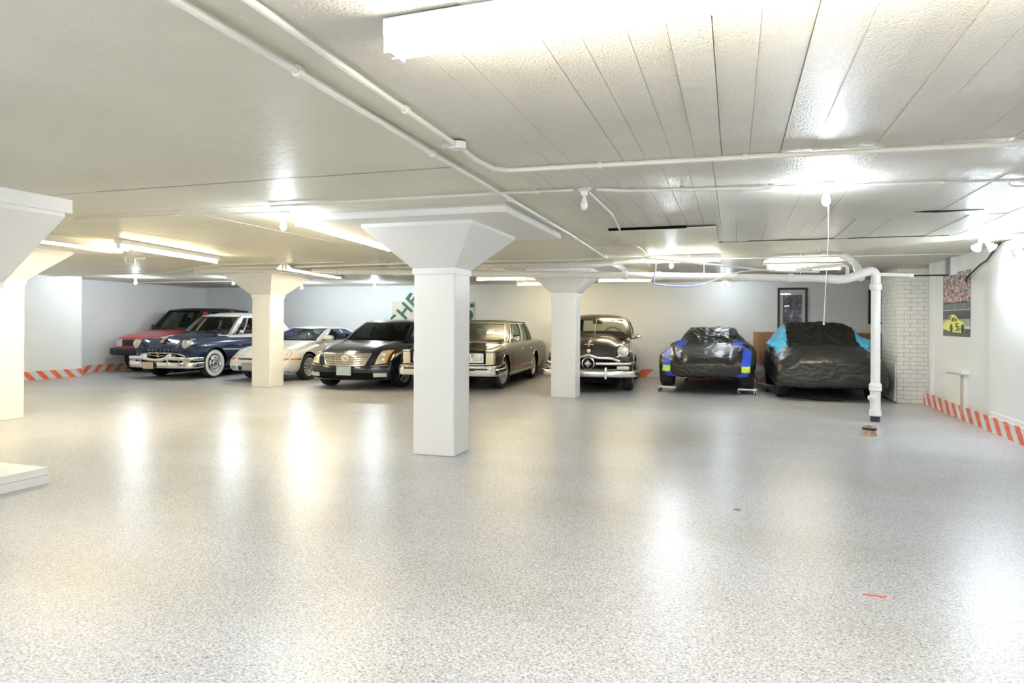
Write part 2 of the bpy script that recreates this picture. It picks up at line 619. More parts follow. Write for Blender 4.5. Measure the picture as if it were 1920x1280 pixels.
column(-3.0, 6.79, 0.235, 0.215, 1.97, 0.60, 0.68, 2.39, (1.06, 1.02), 'white square column standing alone nearest the middle of the floor')
column(-9.6, 12.44, 0.235, 0.235, 1.97, 0.60, 0.68, 2.39, (1.06, 1.02), 'cream square column between the navy vintage car and white coupe')
column(-3.05, 12.72, 0.235, 0.215, 1.97, 0.60, 0.68, 2.39, (1.06, 1.02), 'white square column in front of the brown vintage car')
column(-9.88, 6.9, 0.235, 0.235, 1.97, 0.60, 0.68, 2.405, (1.0, 1.0), 'cream square column partly hidden behind the nearest column')
nc = column(-6.58, 4.22, 0.26, 0.24, 1.74, 0.86, 0.37, 2.36, (0.90, 0.41), 'broad grey-white column with a footing slab at the frame edge')
MB().box(0.26, 0.99, -0.5, 0.15, 0.0, 0.07).build('footing', M['column'], nc)
MB().box(0.26, 0.98, -0.49, 0.14, 0.073, 0.135).build('footing', M['column'], nc)

# brick pillar in the corner
bp = empty('brick_pillar', (2.8, 13.85, 0), 0, 'white painted brick pillar in the corner beside the race poster', 'pillar', kind='structure')
PW, PD = 0.5, 1.35
MB().box(0.012, PW, 0.012, PD, 0, CEIL).build('mortar_core', M['mortar'], bp)
rbk = random.Random(11)
CH = 0.0755
meshes = {}


def brick_at(x0, x1, y0, y1, z0, z1):
    MB().box(x0, x1, y0, y1, z0, z1).build('brick', M['brick'], bp)


for i in range(int(CEIL / CH)):
    z0, z1 = i * CH + 0.003, (i + 1) * CH - 0.003
    off = 0.0 if i % 2 else 0.11
    x = 0.0 - (0.11 if i % 2 == 0 else 0)
    x = 0.0
    first = True
    while x < PW - 0.01:
        w = 0.11 if (first and i % 2) else 0.215
        first = False
        w = min(w, PW - x)
        d = rbk.uniform(-0.005, 0.003)
        brick_at(x + 0.004, x + w - 0.004, d - 0.001, 0.05, z0 + 0.001, z1 - 0.001)
        x += w
    if i > 8:
        y = 0.052
        first = True
        while y < PD - 0.01:
            w = 0.11 if (first and i % 2 == 0) else 0.225
            first = False
            w = min(w, PD - y)
            d = rbk.uniform(-0.005, 0.003)
            brick_at(d, 0.05, y + 0.003, y + w - 0.003, z0, z1)
            y += w
MB().hexa([(-0.03, 0.06, 0.02), (0.012, 0.06, 0.02), (0.012, 1.3, 0.02), (-0.03, 1.3, 0.02),
           (-0.012, 0.06, 0.70), (0.012, 0.06, 0.70), (0.012, 1.3, 0.70), (-0.012, 1.3, 0.70)]).build('cover_board', M['wall'], bp)

# ------------------------------------------------------------------ ceiling lights
M['tube_warm'] = emit('warm_tube_glow', TUBE_WARM, TUBE_POWER)
M['tube_neutral'] = emit('tube_glow', TUBE_NEUTRAL, TUBE_POWER)
M['bulb_glow'] = emit('cool_bulb_glow', BULB_COOL, BULB_POWER)
M['tube_cream'] = emit('cream_tube_glow', (1.0, 0.91, 0.74), TUBE_POWER)
M['tube_cool'] = emit('cool_tube_glow', (0.84, 0.90, 1.0), TUBE_POWER * 2.7)
M['enamel'] = mat('white_enamel', (0.84, 0.83, 0.80), 0.35)


def fixture(p0, p1, label, m='tube_neutral', ntube=2, w=0.115, h=0.06, hang=0.0, end=True, shade=False):
    p0, p1 = Vector(p0), Vector(p1)
    L = (p1 - p0).length
    a = math.atan2(p1.y - p0.y, p1.x - p0.x)
    r = empty('tube_light', ((p0.x + p1.x) / 2, (p0.y + p1.y) / 2, CEIL - hang - 0.002), a, label, 'ceiling light', 'fluorescent ceiling lights')
    MB().box(-L / 2, L / 2, -w / 2, w / 2, -h, 0).build('housing', M['enamel'], r)
    if shade:
        b = MB()
        for s in (-1, 1):
            b.hexa([(-L / 2, s * 0.16, -0.105), (L / 2, s * 0.16, -0.105), (L / 2, s * 0.155, -0.105), (-L / 2, s * 0.155, -0.105),
                    (-L / 2, s * 0.06, -0.01), (L / 2, s * 0.06, -0.01), (L / 2, s * 0.055, -0.01), (-L / 2, s * 0.055, -0.01)])
        b.build('reflector', M['enamel'], r)
    ys = (-0.03, 0.03) if ntube == 2 else (0.0,)
    for y in ys:
        MB().tube([(-L / 2 + 0.035, y, -h - 0.035), (L / 2 - 0.035, y, -h - 0.035)], 0.019, 10).build('tube', M[m], r, smooth=True)
        for s in (-1, 1):
            MB().box(min(s * L / 2, s * (L / 2 - 0.028)), max(s * L / 2, s * (L / 2 - 0.028)), y - 0.022, y + 0.022, -h - 0.062, -h).build('lamp_holder', M['enamel'], r)
    return r


fixture((-1.19, 2.22), (1.25, 2.14), 'long twin tube light nearest the camera over bare floor', 'tube_cream')
fixture((-8.15, 5.1), (-8.3, 7.5), 'shaded tube light beyond the nearest column, first of two in line', 'tube_warm', shade=True)
fixture((-7.78, 7.0), (-8.2, 9.3), 'bare tube light ending before the cream column, second in line', 'tube_warm', ntube=1)
fixture((-4.17, 5.85), (-4.46, 8.3), 'tube light running close behind the middle column drop panel', 'tube_warm', ntube=1)
fixture((-7.95, 10.75), (-8.38, 13.3), 'shaded tube light along the drop panel of the cream column', 'tube_warm', shade=True)
fixture((-1.35, 11.02), (-0.2, 10.98), 'short tube light above the drain pipe near the glaring bulb', 'tube_neutral', ntube=1)
fixture((-3.0, 15.7), (-1.8, 15.8), 'tube light above the brown vintage car', 'tube_warm')
fixture((-5.6, 14.6), (-4.4, 14.6), 'tube light above the two-tone sedan bonnet', 'tube_warm')
fixture((-5.3, 16.7), (-4.1, 16.7), 'tube light above the two-tone sedan roof', 'tube_warm', ntube=1)
fixture((0.55, 12.9), (1.75, 12.9), 'hanging tube light behind the drain pipe end', 'tube_neutral', hang=0.012)
fixture((-3.4, -1.2), (-1.0, -1.2), 'twin tube light over the floor behind the camera', 'tube_cool')
fixture((0.4, -2.6), (2.8, -2.6), 'twin tube light near the side wall behind the camera', 'tube_cool')
fixture((-8.5, -0.5), (-6.1, -0.5), 'twin tube light over the far side behind the camera', 'tube_cool')
fixture((-13.0, 6.5), (-13.0, 8.9), 'tube light hidden beyond the cream column', 'tube_warm')


def bulb(x, y, label, drop=0.0, on=True, twin=False, glow='bulb_glow'):
    r = empty('light_bulb', (x, y, CEIL - drop - 0.002), 0, label, 'light bulb', 'bare bulbs in ceiling sockets')
    MB().lathe((0, 0, 0), (0, 0, -1), [(0.058, 0), (0.058, 0.012), (0.03, 0.03), (0.024, 0.062), (0.02, 0.062)], 20).build('socket', M['enamel'], r, smooth=True)
    m = M[glow] if on else M['enamel']
    offs = [(-0.045, -0.5), (0.045, 0.5)] if twin else [(0, 0)]
    for (dx, t) in offs:
        ax = Vector((t, 0, -1)).normalized()
        base = Vector((dx, 0, -0.058))
        prof = [(0.013, 0), (0.014, 0.02), (0.022, 0.045), (0.029, 0.07), (0.03, 0.085), (0.024, 0.105), (0.011, 0.117), (0.001, 0.119)]
        MB().lathe(base, ax, prof, 16).build('bulb', m, r, smooth=True)
    return r


BULBS = [(-4.24, 5.72, 'bright bulb on the ceiling beside the middle column drop panel'),
         (-14.1, 13.2, 'bright bulb near the stepped side wall'),
         (-11.75, 13.9, 'bright bulb half behind the cream column drop panel'),
         (-11.4, 16.2, 'bright bulb above the white coupe'),
         (-9.3, 16.5, 'bright bulb nearest the far wall left of the sign board'),
         (-0.97, 11.35, 'glaring bulb above the drain pipe and blue wire loop')]
M['bulb_strong'] = emit('strong_bulb_glow', BULB_COOL, BULB_POWER * 2.0)
M['bulb_weak'] = emit('weak_bulb_glow', BULB_COOL, BULB_POWER * 0.35)
for (x, y, l) in BULBS:
    bulb(x, y, l, glow='bulb_strong' if x < -9 or x == -0.97 else 'bulb_glow')
bulb(-0.2, 17.2, 'pair of bright bulbs by the far wall over the covered sports car', twin=True, drop=0.0, glow='bulb_weak')
pb = bulb(0.66, 5.66, 'blazing bulb with a long pull cord')
MB().tube([(0.015, 0.01, -0.03), (0.02, 0.012, -0.4), (-0.01, 0.0, -1.06)], 0.0034, 6).lathe((-0.01, 0, -1.06), (0, 0, -1), [(0.004, 0), (0.009, 0.006), (0.009, 0.016), (0.003, 0.022)], 10).build('pull_cord', M['enamel'], pb)
bulb(-1.14, 5.35, 'unlit white bulb in a socket on the ceiling conduit', on=False)

sl = empty('security_light', (2.95, 9.9, CEIL - 0.002), 0, 'twin-headed bright security light at the ceiling corner', 'security light')
MB().lathe((0, 0, 0), (0, 0, -1), [(0.06, 0), (0.06, 0.03), (0.03, 0.04)], 20).build('mount', M['enamel'], sl, smooth=True)
for s in (-1, 1):
    MB().lathe((s * 0.03, 0, -0.04), (s * 0.6, -0.4, -0.8), [(0.02, 0), (0.03, 0.03), (0.055, 0.09), (0.06, 0.11)], 20).build('lamp_head', M['enamel'], sl, smooth=True)
    MB().lathe((s * 0.03, 0, -0.04), (s * 0.6, -0.4, -0.8), [(0.052, 0.111), (0.03, 0.122), (0.001, 0.125)], 20).build('lens', M['bulb_glow'], sl, smooth=True)
s2 = empty('security_light', (3.24, 9.45, 2.30), 0, 'bright security light fixed high on the side wall', 'security light')
MB().box(-0.03, 0.02, -0.06, 0.06, -0.06, 0.06).build('mount', M['enamel'], s2)
for s in (-1, 1):
    MB().lathe((-0.03, s * 0.05, 0), (-0.6, s * 0.5, -0.5), [(0.02, 0), (0.03, 0.03), (0.05, 0.08), (0.055, 0.10)], 20).build('lamp_head', M['enamel'], s2, smooth=True)
    MB().lathe((-0.03, s * 0.05, 0), (-0.6, s * 0.5, -0.5), [(0.048, 0.101), (0.03, 0.112), (0.001, 0.115)], 20).build('lens', M['bulb_glow'], s2, smooth=True)

# ------------------------------------------------------------------ conduits and pipes
ZC = CEIL - 0.021


def conduit(pts, label, r=0.013, clips=(), m='conduit', name='conduit', cat='conduit', group='ceiling conduits'):
    o = empty(name, pts[0], 0, label, cat, group)
    p0 = Vector(pts[0])
    MB().tube([Vector(p) - p0 for p in pts], r, 8).build('run', M[m], o, smooth=True)
    for t in clips:
        # clip at fraction t of the whole run
        P = [Vector(p) for p in pts]
        Ls = [(P[i + 1] - P[i]).length for i in range(len(P) - 1)]
        d = t * sum(Ls)
        for i, l in enumerate(Ls):
            if d <= l:
                q = P[i].lerp(P[i + 1], d / l) - p0
                dr = (P[i + 1] - P[i]).normalized()
                break
            d -= l
        MB().tube([q - dr * 0.014, q + dr * 0.014], r * 1.55, 8).build('clip', M['conduit'], o)
    return o


conduit([(-1.75, -3, ZC), (-1.76, 2.4, ZC), (-1.80, 3.9, ZC), (-1.83, 6.0, ZC), (-1.86, 8.0, ZC), (-1.93, 9.8, ZC), (-1.98, 11.2, ZC)],
        'white conduit running lengthwise past the middle column drop panel', 0.017, (0.29, 0.385, 0.487, 0.6, 0.69, 0.8, 0.9, 0.97))
conduit([(-1.50, -3, ZC), (-1.53, 1.9, ZC), (-1.56, 2.9, ZC), (-1.58, 3.75, ZC)], 'white conduit running lengthwise to the round junction box', 0.014, (0.5, 0.9))
conduit([(-1.58, 3.82, ZC), (-1.60, 4.15, ZC), (-1.58, 4.42, ZC), (-1.50, 4.50, ZC), (0.14, 4.58, ZC), (1.59, 4.68, ZC), (3.2, 4.78, ZC)],
        'white conduit crossing over the near board-marked ceiling', 0.016, (0.25, 0.42, 0.7))
jb = empty('junction_box', (-1.58, 3.79, CEIL - 0.001), 0, 'round white junction box at the end of a ceiling conduit', 'junction box')
MB().lathe((0, 0, 0), (0, 0, -1), [(0.05, 0), (0.05, 0.035), (0.044, 0.04)], 20).build('box', M['enamel'], jb, smooth=True)
MB().box(-0.10, -0.03, -0.014, 0.014, -0.03, -0.004).build('stub', M['conduit'], jb)
conduit([(-6.6, 5.40, ZC), (-5.4, 5.46, ZC), (-4.08, 5.60, ZC)], 'thin conduit on the ceiling towards the nearest column', 0.010, (0.5,))
conduit([(-4.05, 5.27, ZC), (-1.79, 5.27, ZC), (-1.22, 5.30, ZC)], 'white conduit in front of the middle column drop panel', 0.012, (0.2, 0.6, 0.9))
conduit([(-1.04, 5.34, ZC), (-0.95, 5.38, ZC), (-0.8, 5.45, ZC), (0.09, 5.60, ZC), (0.6, 5.65, ZC)], 'white conduit between the unlit bulb and the blazing bulb', 0.014, (0.4, 0.8))
conduit([(0.72, 5.67, ZC), (1.3, 5.76, ZC), (2.0, 5.85, ZC), (3.25, 5.95, ZC)], 'white conduit from the blazing bulb to the side wall', 0.010, (0.3, 0.5))
conduit([(-1.12, 5.42, ZC), (-1.13, 6.6, ZC), (-1.22, 7.6, ZC), (-1.30, 8.4, ZC), (-1.33, 9.0, ZC), (-1.25, 9.6, ZC), (-1.27, 10.7, ZC)],
        'kinked white conduit from the unlit bulb past the ceiling patch', 0.011, (0.15, 0.4, 0.68))
conduit([(-1.3, 11.5, ZC), (0.8, 11.62, ZC), (3.2, 11.6, ZC)], 'thin white conduit above the drain pipe elbow', 0.010, (0.3, 0.7))
conduit([(-16.3, 12.2, ZC), (-12, 12.0, ZC), (-9.2, 10.4, ZC), (-6.6, 10.6, ZC)], 'thin conduit across the ceiling near the cream column', 0.011, (0.3, 0.6))
conduit([(-16.3, 15.0, ZC), (-11, 14.9, ZC), (-8.9, 15.0, ZC)], 'thin conduit over the navy vintage car', 0.012, (0.5,))
conduit([(-16.36, 15.2, ZC), (-16.36, 18.15, ZC), (-16.34, 18.15, 1.9)], 'thin grey conduit down the far corner', 0.018, (0.3,))
tag(MB().box(0.06, 0.60, 5.70, 5.78, CEIL - 0.03, CEIL - 0.006).build('wood_strip', M['conduit']), 'short painted wooden strip on the ceiling beside the blazing bulb', 'strip')

# hooks and pipe stub
tag(MB().tube(bez([(1.92, 5.42, CEIL - 0.003), (1.90, 5.42, CEIL - 0.05), (1.885, 5.42, CEIL - 0.13), (1.80, 5.42, CEIL - 0.14), (1.765, 5.42, CEIL - 0.125), (1.76, 5.42, CEIL - 0.095)], 30), 0.0075, 8).build('ceiling_hook', M['enamel'], smooth=True),
    'large white hook hanging from the ceiling near the frame edge', 'hook')
hk = empty('ceiling_bracket', (1.1, 10.2, CEIL - 0.002), 0, 'small metal bracket with a rod on the ceiling', 'bracket')
MB().tube(bez([(0, 0, 0), (0, 0, -0.05), (-0.02, 0, -0.085), (0.0, 0, -0.10), (0.03, 0, -0.085)], 20), 0.009, 8).build('hook', M['galv'], hk, smooth=True)
MB().tube([(0.03, 0, -0.07), (0.30, 0.02, -0.10)], 0.012, 8).build('rod', M['galv'], hk, smooth=True)
zb_ = empty('pipe_loop', (-9.55, 8.95, CEIL - 0.002), 0.15, 'small white bent pipe hanging under the ceiling by the tube light', 'pipe')
MB().tube(bez([(-0.2, 0, 0), (-0.2, 0, -0.09), (-0.18, 0, -0.11), (-0.05, 0, -0.11), (-0.03, 0, -0.09), (-0.03, 0, -0.04), (0, 0, -0.03), (0.16, 0, -0.03)], 28), 0.014, 8).build('bend', M['enamel'], zb_, smooth=True)

# main drain
dr = empty('drain_pipe', (1.96, 11.06, 0), 0, 'thick white drain pipe along the ceiling turning down to the floor', 'pipe')
ox, oy = 1.96, 11.06


def L_(p):
    return (p[0] - ox, p[1] - oy, p[2])


P0, P1 = Vector((-7.6, 11.15, 2.36)), Vector((1.35, 11.1, 2.085))
MB().tube([L_(P0), L_(P1)], 0.056, 18).build('pipe_run', M['pipe'], dr, smooth=True)
for t in (0.06, 0.2, 0.33, 0.40, 0.50, 0.56, 0.66, 0.72, 0.85, 0.94):
    q = P0.lerp(P1, t)
    d = (P1 - P0).normalized()
    MB().tube([L_(q - d * 0.045), L_(q - d * 0.043), L_(q + d * 0.043), L_(q + d * 0.045)], [0.056, 0.069, 0.069, 0.056], 18).build('coupling', M['pipe'], dr, smooth=True)
MB().tube([L_(p) for p in bez([(1.33, 11.1, 2.085), (1.48, 11.09, 2.07), (1.62, 11.07, 2.09), (1.80, 11.06, 2.16), (1.90, 11.06, 2.18), (1.955, 11.06, 2.12), (1.96, 11.06, 1.98)], 36)], 0.066, 18).build('elbow', M['pipe'], dr, smooth=True)
MB().tube([(0, 0, 0.55), (0, 0, 2.0)], 0.064, 20).build('downpipe', M['pipe'], dr, smooth=True)
MB().lathe((0, 0, 1.90), (0, 0, 1), [(0.064, 0), (0.082, 0.01), (0.082, 0.085), (0.076, 0.095), (0.064, 0.10)], 20).build('coupling', M['pipe'], dr, smooth=True)
MB().lathe((0, 0, 0.44), (0, 0, 1), [(0.066, 0), (0.086, 0.01), (0.086, 0.05), (0.08, 0.06), (0.086, 0.07), (0.083, 0.10), (0.07, 0.115), (0.064, 0.13)], 20).build('coupling', M['pipe'], dr, smooth=True)
MB().tube([(0, 0, 0.12), (0, 0, 0.46)], 0.07, 20).build('lower_section', M['pipe'], dr, smooth=True)
MB().lathe((0, 0, 0.08), (0, 0, 1), [(0.072, 0), (0.083, 0.008), (0.083, 0.075), (0.078, 0.085), (0.072, 0.10)], 20).build('coupling', M['pipe'], dr, smooth=True)
MB().lathe((0, -0.02, 0.33), (-0.9, -0.35, 0.25), [(0.045, 0.02), (0.045, 0.085), (0.03, 0.09), (0.03, 0.105), (0.001, 0.106)], 16).build('cleanout', M['pipe'], dr, smooth=True)
MB().lathe((0, 0, 0.0), (0, 0, 1), [(0.062, 0.001), (0.067, 0.03), (0.064, 0.05), (0.067, 0.09)], 20).build('rusty_foot', mat('rusted_iron', (0.05, 0.04, 0.035), 0.8, bump=(60, 1, 0.01)), dr, smooth=True)
MB().tube([L_(p) for p in bez([(1.78, 11.3, 2.16), (1.76, 11.45, 2.3), (1.72, 11.5, 2.36), (1.66, 11.5, 2.42), (1.56, 11.5, 2.475)], 24)], 0.05, 16).build('riser', M['pipe'], dr, smooth=True)
MB().tube([L_((1.78, 11.15, 2.10)), L_((1.78, 11.30, 2.17)), L_((1.765, 11.42, 2.27))], 0.06, 16).build('coupling', M['pipe'], dr, smooth=True)
MB().tube([L_((1.96, 11.06, 2.135)), L_((2.12, 11.06, 2.13)), L_((2.40, 11.06, 2.115))], 0.026, 12).build('side_branch', M['pipe'], dr, smooth=True)
MB().tube([L_((2.38, 11.06, 2.116)), L_((2.44, 11.06, 2.113))], 0.032, 12).build('coupling', M['pipe'], dr, smooth=True)
for x in (-6.0, -3.4, -0.45, 0.95):
    z = P0.lerp(P1, (x - P0.x) / (P1.x - P0.x)).z
    MB().tube([L_((x, 11.12, z + 0.05)), L_((x, 11.12, CEIL - 0.003))], 0.005, 6).build('hanger', M['galv'], dr)
# companion pipes
conduit([(-7.5, 11.35, 2.43), (-4.0, 11.35, 2.42), (-1.3, 11.35, 2.43)], 'slim white water pipe above the drain pipe', 0.030, (0.2, 0.45, 0.7, 0.9), 'pipe', 'water_pipe', 'pipe', 'pipes beside the drain pipe')
conduit([(-4.9, 10.7, 2.44), (-3.2, 10.75, 2.42), (-1.35, 10.9, 2.44), (0.6, 11.0, 2.20), (1.2, 11.0, 2.18)], 'thin white pipe weaving over the drain pipe', 0.014, (0.3,), 'pipe', 'water_pipe', 'pipe', 'pipes beside the drain pipe')
conduit([(0.9, 11.35, 2.24), (1.3, 11.38, 2.28), (1.58, 11.38, 2.30), (1.63, 11.38, 2.27), (1.63, 11.38, 2.12)], 'slim pipe elbowing down beside the drain pipe', 0.026, (0.2,), 'pipe', 'water_pipe', 'pipe', 'pipes beside the drain pipe')
conduit([(-9.6, 11.0, 2.45), (-7.6, 10.95, 2.43), (-4.9, 10.75, 2.44)], 'white water pipe leading towards the cream column', 0.024, (0.35, 0.8), 'pipe', 'water_pipe', 'pipe', 'pipes beside the drain pipe')

M['blue'] = mat('blue_cable', (0.03, 0.12, 0.75), 0.4)
M['white_cable'] = mat('white_cable', (0.8, 0.8, 0.8), 0.4)
w1 = bez([(-1.17, 10.9, 2.477), (-1.175, 10.9, 2.25), (-1.20, 10.9, 2.05), (-1.17, 10.9, 2.02), (-0.85, 10.9, 1.985), (-0.55, 10.9, 1.99), (-0.3, 10.95, 2.07), (0.1, 11.0, 2.20), (0.8, 11.0, 2.23)], 60)
cb = empty('blue_cable', (-1.17, 10.9, 2.477), 0, 'blue and white cable looping below the drain pipe', 'cable')
o_ = Vector((-1.17, 10.9, 2.477))
MB().tube([p - o_ for p in w1], 0.009, 8).build('white_sheath', M['white_cable'], cb, smooth=True)
MB().tube([p - o_ + Vector((-0.006, -0.012, -0.008)) for p in w1[8:38]], 0.005, 6).build('blue_core', M['blue'], cb, smooth=True)
tag(MB().tube(bez([(-4.0, 10.95, 2.40), (-3.5, 10.95, 2.24), (-3.0, 10.95, 2.16), (-2.5, 10.95, 2.20), (-2.0, 10.95, 2.33), (-1.2, 10.95, 2.36)], 40), 0.008, 6).build('white_cable', M['white_cable'], smooth=True),
    'white cable sagging under the drain pipe near the middle column', 'cable')

# right wall pieces
tag(MB().box(XR - 0.055, XR - 0.001, 13.45, 13.62, 0.2, CEIL).build('wall_trunking', M['wall']), 'vertical white boxed trunking between brick pillar and poster', 'trunking')
br = empty('wall_bracket', (XR, 12.35, 2.33), 0, 'grey vertical channel above the race poster', 'channel')
MB().box(-0.02, 0, -0.15, 0.15, -0.14, 0.14).box(-0.10, -0.02, -0.15, -0.13, -0.14, 0.14).box(-0.10, -0.02, 0.13, 0.15, -0.14, 0.14).build('channel', M['galv'], br)
tag(MB().tube([(2.46, 11.08, 2.112), (XR - 0.11, 12.30, 2.19)], 0.012, 8).build('black_rod', M['black'], smooth=True), 'thin black rod from the drain branch to the poster wall', 'rod')
tag(MB().tube(bez([(XR - 0.02, 11.75, 2.06), (XR - 0.05, 11.6, 2.10), (XR - 0.03, 11.1, 2.25), (XR - 0.04, 10.8, 2.29), (XR - 0.07, 10.45, 2.38), (XR - 0.07, 10.2, 2.46)], 30), 0.011, 8).build('black_cable', M['black'], smooth=True),
    'black cable hanging from the ceiling corner down to the poster', 'cable')
ht = empty('wall_hatch', (XR, 12.15, 0), 0, 'low white hatch board with a small ledge under the poster', 'hatch')
MB().box(-0.05, 0, -0.44, 0.42, 0.10, 0.68).build('board', M['board'], ht)
MB().box(-0.10, 0, -0.52, 0.46, 0.68, 0.74).build('ledge', M['wall'], ht)
MB().box(-0.085, -0.051, -0.44, -0.405, 0.14, 0.66).build('edge_strip', mat('bare_edge', (0.52, 0.45, 0.36), 0.7), ht)

# poster
ps = empty('race_poster', (XR - 0.006, 12.27, 1.73), 0, 'poster of a yellow stock car below a crowded grandstand', 'poster')
m, nt, b_ = new_mat('crowd_print')
tc = node(nt, 'ShaderNodeTexCoord')
vo = node(nt, 'ShaderNodeTexVoronoi')
vo.inputs['Scale'].default_value = 34
nt.links.new(tc.outputs['Object'], vo.inputs['Vector'])
cr = node(nt, 'ShaderNodeValToRGB')
cr.color_ramp.interpolation = 'CONSTANT'
cols = [(0.02, 0.025, 0.03), (0.10, 0.10, 0.12), (0.45, 0.07, 0.04), (0.62, 0.52, 0.48), (0.05, 0.06, 0.07), (0.60, 0.28, 0.18), (0.30, 0.33, 0.36), (0.7, 0.68, 0.66)]
for i, c in enumerate(cols):
    if i < 2:
        e_ = cr.color_ramp.elements[i]
        e_.position = i / len(cols)
    else:
        e_ = cr.color_ramp.elements.new(i / len(cols))
    e_.color = (*c, 1)
sp = node(nt, 'ShaderNodeSeparateColor')
nt.links.new(vo.outputs['Color'], sp.inputs[0])
nt.links.new(sp.outputs[0], cr.inputs[0])
nt.links.new(cr.outputs[0], b_.inputs['Base Color'])
b_.inputs['Roughness'].default_value = 0.3
M['crowd'] = m
# local: y' runs from +0.68 (left in view) to -0.68
W2, H2 = 0.68, 0.5


def flat(name, pts, m, lvl):
    """pts in (u from left 0..1, v from bottom 0..1)"""
    MB().prism([(W2 - 2 * W2 * u, -H2 + 2 * H2 * v) for u, v in pts], 0, -0.0012 * lvl - 0.001, -0.0012 * lvl).build(name, m, ps)


p_grey = mat('print_asphalt', (0.10, 0.11, 0.115), 0.3)
p_dark = mat('print_dark', (0.03, 0.035, 0.04), 0.3)
p_mid = mat('print_wall', (0.36, 0.36, 0.34), 0.3)
p_green = mat('print_fence', (0.09, 0.14, 0.12), 0.3)
p_yel = mat('print_yellow', (0.80, 0.82, 0.12), 0.3)
p_wht = mat('print_white', (0.75, 0.75, 0.72), 0.3)
MB().box(0, 0.003, -W2, W2, -H2, H2).build('sheet', p_grey, ps)
flat('crowd', [(0, .52), (1, .52), (1, 1), (.55, .985), (0, .97)], M['crowd'], 1)
flat('fence', [(0, .41), (1, .41), (1, .53), (0, .53)], p_green, 1)
flat('barrier', [(0, .27), (1, .27), (1, .41), (0, .41)], p_dark, 1)
flat('kerb', [(0, .17), (1, .17), (1, .27), (0, .27)], p_mid, 1)
flat('kerb_line', [(.75, .12), (1, .12), (1, .165), (.75, .165)], p_wht, 1)
flat('fence_rail', [(0, .405), (1, .405), (1, .415), (0, .415)], p_wht, 2)
for u in (0.12, 0.42, 0.74):
    flat('fence_brace', [(u, .43), (u + .02, .43), (u + .1, .515), (u + .08, .515)], p_mid, 2)
flat('car_print', [(0, .11), (.0, .20), (.08, .21), (.10, .24), (.17, .245), (.22, .27), (.27, .32), (.36, .345), (.46, .34), (.55, .30), (.62, .25), (.72, .235), (.80, .20), (.83, .14), (.82, .065), (.72, .06), (.28, .07), (.22, .09)], p_yel, 3)
flat('window_print', [(.22, .255), (.30, .315), (.35, .32), (.27, .25)], p_dark, 4)
flat('window_print', [(.34, .235), (.37, .29), (.44, .30), (.44, .235)], p_dark, 4)
flat('window_print', [(.47, .235), (.47, .30), (.53, .275), (.56, .24)], p_dark, 4)
for u in (.34, .76):
    flat('wheel_print', [(u + .055 * math.cos(a), .12 + .075 * math.sin(a)) for a in [i * math.pi / 6 for i in range(12)]], p_dark, 4)
flat('number_print', [(.51, .21), (.60, .21), (.60, .19), (.545, .19), (.545, .165), (.60, .16), (.61, .12), (.58, .09), (.51, .09), (.51, .11), (.565, .11), (.575, .14), (.51, .145)], p_dark, 4)
for k in range(3):
    flat('stripe_print', [(.60, .09 + .028 * k), (.69, .09 + .028 * k), (.69, .10 + .028 * k), (.60, .10 + .028 * k)], p_dark, 5)

# far wall: picture frames, sign, timber panelling
def pframe(x0, x1, z0, z1, label, seed):
    r = empty('picture_frame', ((x0 + x1) / 2, YF - 0.002, (z0 + z1) / 2), 0, label, 'framed picture', 'framed pictures on the far wall')
    w, h = (x1 - x0) / 2, (z1 - z0) / 2
    t = 0.055
    MB().box(-w, w, -0.03, 0, h - t, h).box(-w, w, -0.03, 0, -h, -h + t).box(-w, -w + t, -0.03, 0, -h + t, h - t).box(w - t, w, -0.03, 0, -h + t, h - t).build('frame', M['black'], r)
    MB().box(-w + t, w - t, -0.012, -0.008, -h + t, h - t).build('mat_board', M['board'], r)
    mm, nt, b = new_mat('picture_print')
    tc = node(nt, 'ShaderNodeTexCoord')
    n = node(nt, 'ShaderNodeTexNoise')
    n.inputs['Scale'].default_value = 5 + seed
    n.inputs['Detail'].default_value = 5
    n.inputs['Distortion'].default_value = 1.2
    nt.links.new(tc.outputs['Object'], n.inputs['Vector'])
    cr = node(nt, 'ShaderNodeValToRGB')
    cs = [(0.30, (0.06, 0.055, 0.065)), (0.48, (0.17, 0.16, 0.16)), (0.56, (0.22, 0.20, 0.34)), (0.66, (0.60, 0.60, 0.72))]
    cr.color_ramp.elements[0].position, cr.color_ramp.elements[0].color = cs[0][0], (*cs[0][1], 1)
    cr.color_ramp.elements[1].position, cr.color_ramp.elements[1].color = cs[3][0], (*cs[3][1], 1)
    for c in cs[1:3]:
        cr.color_ramp.elements.new(c[0]).color = (*c[1], 1)
    nt.links.new(n.outputs['Fac'], cr.inputs[0])
    nt.links.new(cr.outputs[0], b.inputs['Base Color'])
    g = 0.07
    MB().box(-w + t + g, w - t - g, -0.015, -0.0125, -h + t + g, h - t - g - 0.05).build('print', mm, r)
    MB().box(-w + t, w - t, -0.022, -0.020, -h + t, h - t).build('glazing', M['glass_pict'], r)
    return r


pframe(1.03, 1.72, 1.225, 2.31, 'tall black framed picture above the blue-eared car cover', 1)
pframe(3.06, 3.44, 1.42, 2.26, 'black framed picture mostly hidden behind the brick pillar', 3)

